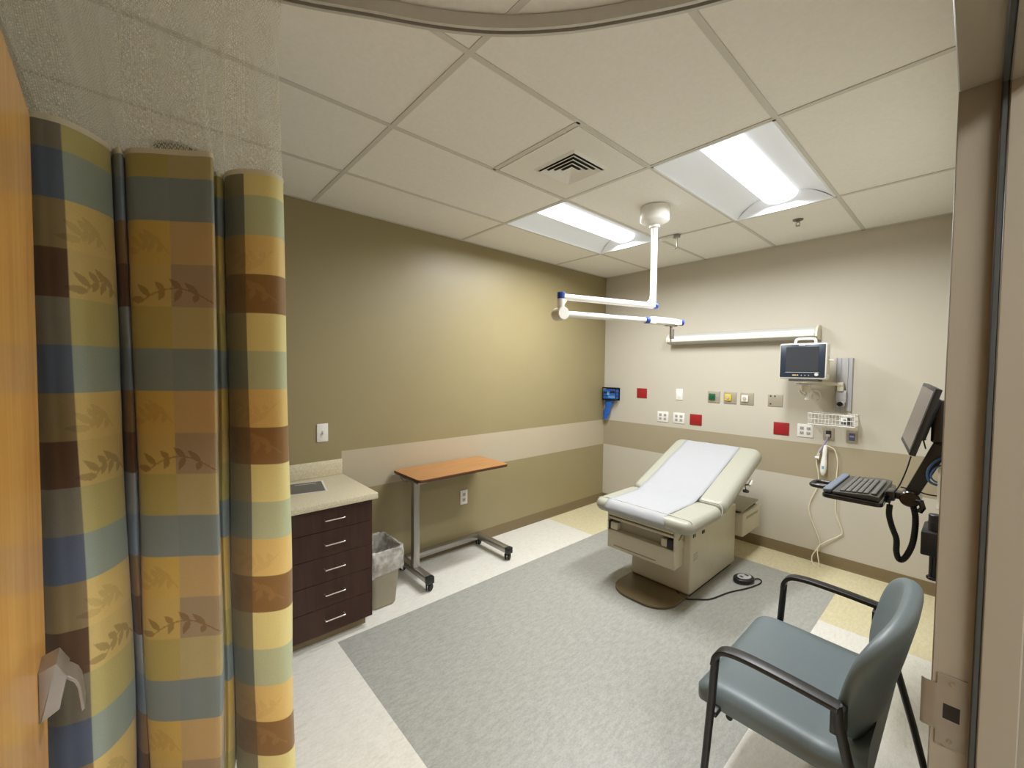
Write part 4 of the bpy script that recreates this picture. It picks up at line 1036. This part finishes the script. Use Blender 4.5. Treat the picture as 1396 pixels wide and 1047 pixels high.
# nurse call handset with cord
def bw(u, v, y):
    d = CR * ((u - 698) / F_) + CU * (-(v - 523.5) / F_) + CF
    return CAM + d * ((y - CAM.y) / d.y)
t = thing('call_handset', 'white nurse call handset hanging on a looped cord beside the stripe', 'handset', tuple(bw(1122, 632, -.04)))
A_ = bw(1125.5, 607, -.035); Bq = bw(1121.5, 648, -.035)
b = B(); n = 14
pts = [A_ + (Bq - A_) * (k / n) for k in range(n + 1)]; rads = [.011, .014, .0155, .016, .0155, .0155, .017, .019, .021, .022, .022, .022, .021, .017, .008]
b.tube(pts, rads, 18); fin('body', b, M['white'], parent=t)
b = B(); b.box((-.008, -.004, -.012), (.008, .002, .012), .002, 2, mtx=Matrix.Translation(A_ + (Bq - A_) * .72 + V((0, -.020, 0)))); fin('button', b, M['lblue'], parent=t)
b = B(); b.tube(cr([A_, bw(1127, 611, -.035) + V((0, 0, .02)), bw(1131, 609, -.035), bw(1138, 614, -.03), bw(1142, 630, -.02), bw(1140.5, 650, -.02), bw(1139, 690, -.02), bw(1141, 705, -.018), bw(1148, 725, -.012), bw(1143, 731, -.012), bw(1125, 739, -.02), bw(1114.5, 748, -.04), bw(1116.5, 772, -.09), bw(1108, 768, -.08), bw(1107, 758, -.06), bw(1113, 749, -.035), bw(1118, 742, -.014), bw(1112, 723, -.012), bw(1104, 702, -.012), bw(1104, 685, -.012), bw(1115, 662, -.012), bw(1115.5, 645, -.014), bw(1113, 628, -.016), bw(1117, 614, -.02), bw(1126, 603, -.03), V((2.240, -.03, 1.075))], 8), .0040, 8); fin('cord', b, M['cord'], parent=t)
b = B(); b.tube(cr([V((2.243, -.036, 1.08)), bw(1126, 602, -.035), bw(1121, 610, -.035), bw(1117, 617, -.03)], 6), .0065, 8); fin('strap', b, M['cyan_strap'], parent=t)
b = B(); q = bw(1111, 623, -.028); b.cyl(q, q + V((.03, -.002, -.004)), .009, .012, n=16, bev=.002); b.tube([q + V((.025, 0, 0)), bw(1117, 617, -.03)], .004, 8); fin('clip', b, M['white'], parent=t)

# ------------------------------------------------------------------ olive wall things
t = thing('light_switch', 'white toggle light switch on the olive wall above the countertop', 'switch', (0, -3.30, 1.144))
b = B(); b.box((.0003, -3.337, 1.081), (.006, -3.262, 1.208), .002, 2); fin('cover_plate', b, M['whitepl'], parent=t)
b = B(); b.box((.0055, -3.305, 1.132), (.0075, -3.294, 1.158), .0008, 1); b.prism([(.006, -3.304, 1.138), (.006, -3.304, 1.152), (.018, -3.304, 1.139), (.016, -3.304, 1.133)], (0, .009, 0), .001, 1); fin('toggle', b, M['outgray'], parent=t)
t = thing('wall_outlet', 'white duplex outlet low on the olive wall under the overbed table', 'outlet', (0, -2.09, .45))
b = B(); b.box((.0003, -2.130, .385), (.006, -2.053, .513), .002, 2); fin('cover_plate', b, M['whitepl'], parent=t)
for z in (.425, .473):
    b = B(); b.mi = 0; b.box((.0055, -2.107, z - .015), (.0085, -2.076, z + .015), .004, 2); b.mi = 1
    for s in (-1, 1): b.box((.0084, -2.0915 + s * .006 - .0015, z - .003), (.0092, -2.0915 + s * .006 + .0015, z + .008))
    fin('socket', b, [M['outgray'], M['slot']], parent=t)

# ------------------------------------------------------------------ wall-mounted workstation on the right wall
YW = -1.62
t = thing('wall_workstation', 'black wall-mounted computer arm with holder box and corrugated cable sleeve', 'workstation arm', (3.0, YW, 1.1))
b = B(); b.box((2.965, YW - .04, .70), (3.0095, YW + .04, 1.50), .004, 2); b.box((2.958, YW - .03, .72), (2.966, YW - .018, 1.49), .001, 1); b.box((2.958, YW + .018, .72), (2.966, YW + .03, 1.49), .001, 1); fin('wall_channel', b, M['alum'], parent=t)
b = B(); b.box((2.915, YW - .05, 1.30), (2.962, YW + .05, 1.485), .01, 3); b.box((2.885, YW - .03, 1.37), (2.93, YW + .03, 1.44), .006, 2); fin('lift_mount', b, M['blackg'], parent=t)
b = B(); b.lathe([(0, .014), (.006, .012), (.006, 0)], (2.93, YW - .045, 1.455), 12); fin('indicator', b, M['red_led'], parent=t)
P_, Q_ = V((2.950, YW, 1.290)), V((2.862, YW, 1.060)); dd = (Q_ - P_).normalized(); sx = V((-dd.z, 0, dd.x))
b = B(); b.prism([P_ + sx * .028, P_ - sx * .028, Q_ - sx * .024, Q_ + sx * .024], (0, .07, 0), .006, 2, mtx=Matrix.Translation((0, -.035, 0))); b.box((2.93, YW - .03, 1.26), (2.966, YW + .03, 1.32), .008, 2); fin('lower_arm', b, M['black'], parent=t)
b = B(); b.cyl((2.858, YW - .055, 1.035), (2.858, YW + .055, 1.035), .036, n=28, bev=.006); b.box((2.775, YW - .035, 1.022), (2.86, YW + .035, 1.052), .006, 2); b.box((2.775, YW - .055, 1.012), (2.81, YW + .055, 1.055), .008, 2); fin('pivot', b, M['blackg'], parent=t)
b = B(); b.tube([(2.865, YW - .03, 1.03), (2.895, YW - .06, 1.035), (2.902, YW - .065, 1.01), (2.892, YW - .06, .99)], .011, 12); fin('lever', b, M['blackg'], parent=t)
b = B(); b.box((2.905, YW - .17, .835), (2.985, YW + .02, .935), .006, 2); b.cyl((2.945, YW - .12, .93), (2.945, YW - .12, 1.005), .022, n=18, bev=.003); b.cyl((2.945, YW - .12, .965), (2.945, YW - .12, .972), .024, n=18); fin('holder_box', b, M['black'], parent=t)
b = B(); b.cyl((2.944, YW - .13, .74), (2.944, YW - .13, .836), .013, n=16); b.cyl((2.944, YW - .13, .728), (2.944, YW - .13, .742), .020, n=18, bev=.003); fin('stub_pole', b, M['blackg'], parent=t)
b = B(); b.cyl((2.968, YW - .08, 1.02), (2.968, YW - .08, 1.20), .024, n=20, bev=.004); fin('cable_cover', b, M['ivory'], parent=t)
# corrugated sleeve
def bx_(u, v, y=YW - .03): return bw(u, v, y)
pth = cr([bx_(1213, 688), bx_(1212, 702), bx_(1216, 718), bx_(1222, 735), bx_(1222, 752), bx_(1226, 763), bx_(1234, 760), bx_(1243, 744), bx_(1247, 725), bx_(1248, 705), bx_(1245, 690)], 12)
b = B(); b.tube(pth, [.0125 if k % 2 else .0105 for k in range(len(pth))], 14); fin('cable_sleeve', b, M['rubber'], parent=t)
b = B(); b.tube(cr([bx_(1242, 622), bx_(1236, 640), bx_(1226, 662), bx_(1214, 678), bx_(1212, 698)], 6), .0028, 8); b.tube(cr([bx_(1262, 600), bx_(1254, 585), bx_(1258, 597), bx_(1262, 612)], 6), .0028, 8)
b.tube(cr([bx_(1228, 664), bx_(1246, 668), bx_(1264, 674), bx_(1284, 677)], 6), .003, 8); fin('power_cable', b, M['rubber'], parent=t)
b = B(); b.tube(cr([bx_(1290, 622, YW - .06), bx_(1274, 630, YW - .06), bx_(1265, 642, YW - .06), bx_(1266, 655, YW - .06), bx_(1276, 661, YW - .06), bx_(1290, 664, YW - .06)], 6), .005, 8); b.tube(cr([bx_(1290, 632, YW - .07), bx_(1276, 638, YW - .07), bx_(1269, 648, YW - .07), bx_(1274, 656, YW - .07), bx_(1288, 660, YW - .07)], 6), .0035, 8); fin('network_cable', b, M['bluecab'], parent=t)
# monitor
t = thing('computer_monitor', 'flat computer monitor seen edge on, tilted back on the wall arm', 'monitor', (2.87, YW, 1.4))
nB, fB, nT, fT = V((2.858, -1.80, 1.253)), V((2.797, -1.40, 1.270)), V((2.930, -1.80, 1.540)), V((2.876, -1.40, 1.545))
def facing(b, o0, u0, v0, a0, a1, c0, c1, n0, n1, bev=0):
    """box in the frame of a tilted panel: a along u, c along v, n along the normal"""
    nn = u0.cross(v0).normalized()
    Mx = Matrix(((u0.x, v0.x, nn.x, o0.x), (u0.y, v0.y, nn.y, o0.y), (u0.z, v0.z, nn.z, o0.z), (0, 0, 0, 1)))
    b.box((a0, c0, n0), (a1, c1, n1), bev, 2, mtx=Mx)
uu = (fB - nB).normalized(); vv = (nT - nB); vv = (vv - uu * vv.dot(uu)).normalized(); ww = (fB - nB).length; hh = (nT - nB).length
# uu x vv points away from the room side or towards it; find the room-facing normal
nn = uu.cross(vv); sg = 1 if nn.x < 0 else -1
b = B(); facing(b, nB, uu, vv, 0, ww, 0, hh, min(0, -sg * .022), max(0, -sg * .022), .003); facing(b, nB, uu, vv, ww * .25, ww * .75, hh * .2, hh * .85, min(-sg * .02, -sg * .045), max(-sg * .02, -sg * .045), .008); mm_ = fin('casing', b, M['black'], parent=t)
b = B(); facing(b, nB, uu, vv, .014, ww - .014, .02, hh - .014, min(sg * .0, sg * .0012), max(0, sg * .0012)); fin('screen', b, M['pcscreen'], parent=mm_)
b = B(); facing(b, nB, uu, vv, ww * .42, ww * .58, hh * .4, hh * .62, min(-sg * .04, -sg * .075), max(-sg * .04, -sg * .075), .004); fin('mount_plate', b, M['blackg'], parent=t)
# keyboard tray
KZ = 1.02
t = thing('keyboard_tray', 'black keyboard tray with a mouse loop, swung out from the wall arm', 'keyboard tray', (2.66, -1.55, KZ - .02))
b = B(); b.prism([(x, y, KZ - .022) for x, y in rr(2.668, -1.54, .225, .50, .03, 6)], (0, 0, .020), .005, 2); b.box((2.772, YW - .05, KZ - .02), (2.795, YW + .05, KZ + .012), .003, 2); fin('tray', b, M['blackg'], parent=t)
b = B(); b.prism([(x, y, KZ + .0) for x, y in rr(2.574, -1.54, .034, .46, .012, 5)], (0, 0, .020), .006, 3); fin('palm_rest', b, M['wristblue'], parent=t)
lp = [(x, y, KZ - .012) for x, y in rr(2.515, -1.55, .085, .115, .028, 5)]
b = B(); b.tube(lp, .011, 12, closed=True); fin('mouse_loop', b, M['black'], parent=t)
t = thing('keyboard', 'grey computer keyboard lying on the black tray', 'keyboard', (2.69, -1.54, KZ))
b = B(); b.prism([(2.596, -1.77, KZ), (2.596, -1.77, KZ + .012), (2.735, -1.77, KZ + .024), (2.765, -1.77, KZ + .020), (2.765, -1.77, KZ)], (0, .45, 0), .002, 2); kb = fin('deck', b, M['keydark'], parent=t)
b = B()
for r in range(6):
    x = 2.622 + r * .0215 + (.006 if r == 5 else 0); z = KZ + .0135 + (x - 2.596) * .0863
    nk = 15; y = -1.755
    for k in range(nk + (4 if r else 3)):
        wk = .0185
        if r == 0 and k == 4: wk = .11
        if y + wk > -1.335: break
        b.box((x, y, z - .002), (x + .0175, y + wk - .002, z + .007), .0015, 1); y += wk + (.006 if k in (13,) else 0)
fin('keys', b, M['kgray'], parent=kb)

# ------------------------------------------------------------------ guest chair
t = thing('guest_chair', 'wide blue-grey vinyl guest chair with black curved armrests by the doorway', 'chair', (2.62, -2.39, 0))
yc = -2.39
def deform_slab(w, l, th, rc, bev, f):
    b = B(); t1 = bmesh.new()
    b.prism([(x, y, 0) for x, y in rr(0, 0, l, w, rc, 10)], (0, 0, th), bev, 6)
    bmesh.ops.triangulate(b.bm, faces=[q for q in b.bm.faces if len(q.verts) > 4])
    bmesh.ops.subdivide_edges(b.bm, edges=[e for e in b.bm.edges if e.calc_length() > .05], cuts=5, use_grid_fill=True)
    for v in b.bm.verts: v.co = V(f(v.co))
    t1.free(); return b
# seat as a smooth lofted pad
NS, NT = 26, 22
def seat_pt(i, j, top):
    s = -1 + 2 * i / NS; q = j / NT                     # s across, q front(0) to back(1)
    ex = math.copysign(abs(math.sin(s * PI / 2)) ** .8, s); y = yc + .345 * ex
    x = 2.372 + .50 * (1 - math.cos(q * PI)) / 2
    # plan rounding of the front corners
    fc = max(0, abs(ex) - .72) / .28; x += .05 * (1 - math.sqrt(max(0, 1 - fc * fc))) * (1 - q)
    edge = min(1, (1 - abs(ex)) / .16); fe = min(1, (x - 2.372) / .09 + .0); be = 1
    r = math.sqrt(max(0, 1 - (1 - max(0, edge)) ** 2)) * math.sqrt(max(0, 1 - (1 - max(0, fe)) ** 2))
    zt = .418 + .054 * r - .014 * max(0, (x - 2.55)) / .3 - .010 * (1 - ex * ex) * math.sin(q * PI)
    zb = .408 - .022 * r
    up = .075 * (max(0, x - 2.75) / .12) ** 2
    if x < 2.44: zt -= .012 * ((2.44 - x) / .07) ** 2
    return V((x, y, zt + up if top else zb + up * .15))
b = B(); b.grid([[seat_pt(i, j, True) for j in range(NT + 1)] for i in range(NS + 1)]); b.grid([[seat_pt(i, NT - j, False) for j in range(NT + 1)] for i in range(NS + 1)])
loop = [(0, j) for j in range(NT + 1)] + [(i, NT) for i in range(1, NS + 1)] + [(NS, j) for j in range(NT - 1, -1, -1)] + [(i, 0) for i in range(NS - 1, 0, -1)]
b.grid([[seat_pt(i, j, True) for i, j in loop + loop[:1]], [seat_pt(i, j, False) for i, j in loop + loop[:1]]])
bmesh.ops.remove_doubles(b.bm, verts=b.bm.verts[:], dist=.0004); bmesh.ops.recalc_face_normals(b.bm, faces=b.bm.faces[:])
fin('seat', b, M['teal'], parent=t, angle=75)
# backrest: curved shell
NB, MB2 = 40, 26
def back_pt(a, q, side):
    """a in -1..1 across, q in 0..1 bottom to top"""
    y = yc + .350 * a
    zt = .872; zb = .455
    z = zb + (zt - zb) * q
    y = yc + .350 * a * (1 - .06 * (1 - q) ** 2)
    x = 2.830 + .098 * max(0, q) ** .8 - .070 * min(1.2, abs(a)) ** 3
    return V((x, y, z))
def super_outline(k, n):
    th = 2 * PI * k / n; c, s = math.cos(th), math.sin(th); e = .66
    return math.copysign(abs(c) ** e, c), math.copysign(abs(s) ** e, s)
b = B(); n = 72; layers = []
prof = [(0.0, 1), (.35, 1), (.6, 1), (.8, 1), (.9, .96), (.955, .85), (.985, .62), (1.0, .30), (1.0, -.30), (.985, -.62), (.955, -.85), (.9, -.96), (.8, -1), (.6, -1), (.35, -1), (0.0, -1)]
for rad, h in prof:
    row = []
    for k in range(n):
        ca, sa = super_outline(k, n); a = ca * rad; q = .5 + .5 * sa * rad
        p = back_pt(a, q, 0); pa = back_pt(a + .01, q, 0) - back_pt(a - .01, q, 0); pq = back_pt(a, q + .01, 0) - back_pt(a, q - .01, 0)
        nn_ = pa.cross(pq).normalized()
        if nn_.x > 0: nn_ = -nn_
        row.append(p + nn_ * h * .027)
    layers.append(row)
b.grid([r + r[:1] for r in layers]); bmesh.ops.remove_doubles(b.bm, verts=b.bm.verts[:], dist=.0006); bmesh.ops.recalc_face_normals(b.bm, faces=b.bm.faces[:])
fin('backrest', b, M['teal'], parent=t, angle=80)
# arms and legs
for s, ya in ((-1, -2.775), (1, -2.005)):
    def strip(pts, w, th):
        """flat bar along pts (x,z) with width w in y"""
        P = cr([(x, 0, z) for x, z in pts], 6); lo = []; hi = []
        for i, p in enumerate(P):
            d = (P[min(i + 1, len(P) - 1)] - P[max(i - 1, 0)]).normalized(); nrm = V((-d.z, 0, d.x)); lo.append(p - nrm * th / 2); hi.append(p + nrm * th / 2)
        return [V((q.x, ya - w / 2, q.z)) for q in hi] + [V((q.x, ya - w / 2, q.z)) for q in reversed(lo)]
    b = B(); pl = strip([(2.468, .590), (2.474, .622), (2.492, .645), (2.522, .656), (2.58, .660), (2.68, .657), (2.76, .652), (2.812, .648)], .046, .017); b.prism(pl, (0, .046, 0), .004, 2)
    fin('armrest', b, M['black'], parent=t)
    b = B(); b.tube([(2.470, ya, .605), (2.461, ya, .45), (2.447, ya, .25), (2.428, ya, .012)], [.0135, .0135, .0125, .0115], 14); b.cyl((2.428, ya, .0), (2.428, ya, .016), .015, n=14); fin('leg', b, M['black'], parent=t)
    b = B(); b.tube([(2.805, ya, .655), (2.812, ya, .60), (2.835, ya, .50), (2.866, ya, .42), (2.920, ya, .22), (2.970, ya, .012)], [.014, .014, .0135, .013, .0125, .0115], 14); b.cyl((2.970, ya, .0), (2.970, ya, .016), .015, n=14); fin('leg', b, M['black'], parent=t)
    b = B(); b.box((2.79, min(ya, ya - s * .05), .56), (2.825, max(ya, ya - s * .05), .64), .004, 2); fin('back_bracket', b, M['black'], parent=t)
    b = B(); b.box((2.452, min(ya, ya - s * .06), .398), (2.478, max(ya, ya - s * .06), .418), .004, 2); fin('seat_bracket', b, M['black'], parent=t)
for xr in (2.50, 2.80):
    b = B(); b.tube([(xr, -2.72, .386), (xr, -2.06, .386)], .011, 12); fin('cross_rail', b, M['black'], parent=t)

# ------------------------------------------------------------------ camera, world, look
cam = bpy.data.cameras.new('camera'); co = bpy.data.objects.new('camera', cam); COL.objects.link(co)
cam.sensor_width = 36; cam.sensor_fit = 'HORIZONTAL'; cam.lens = 36 * F_ / 1396
co.matrix_world = Matrix(((CR.x, CU.x, -CF.x, CAM.x), (CR.y, CU.y, -CF.y, CAM.y), (CR.z, CU.z, -CF.z, CAM.z), (0, 0, 0, 1)))
cam.clip_start = .02
S.camera = co
w = bpy.data.worlds.new('world'); S.world = w; w.use_nodes = True
w.node_tree.nodes['Background'].inputs[0].default_value = (.8, .85, .9, 1); w.node_tree.nodes['Background'].inputs[1].default_value = .05
S.view_settings.view_transform = 'Standard'; S.view_settings.look = 'None'; S.view_settings.gamma = 1; S.view_settings.exposure = 0.12
S.view_settings.use_curve_mapping = False
S.cycles.use_denoising = True
S.cycles.max_bounces = 10; S.cycles.diffuse_bounces = 6; S.cycles.transparent_max_bounces = 16
S.cycles.sample_clamp_indirect = 6
S.cycles.caustics_reflective = False
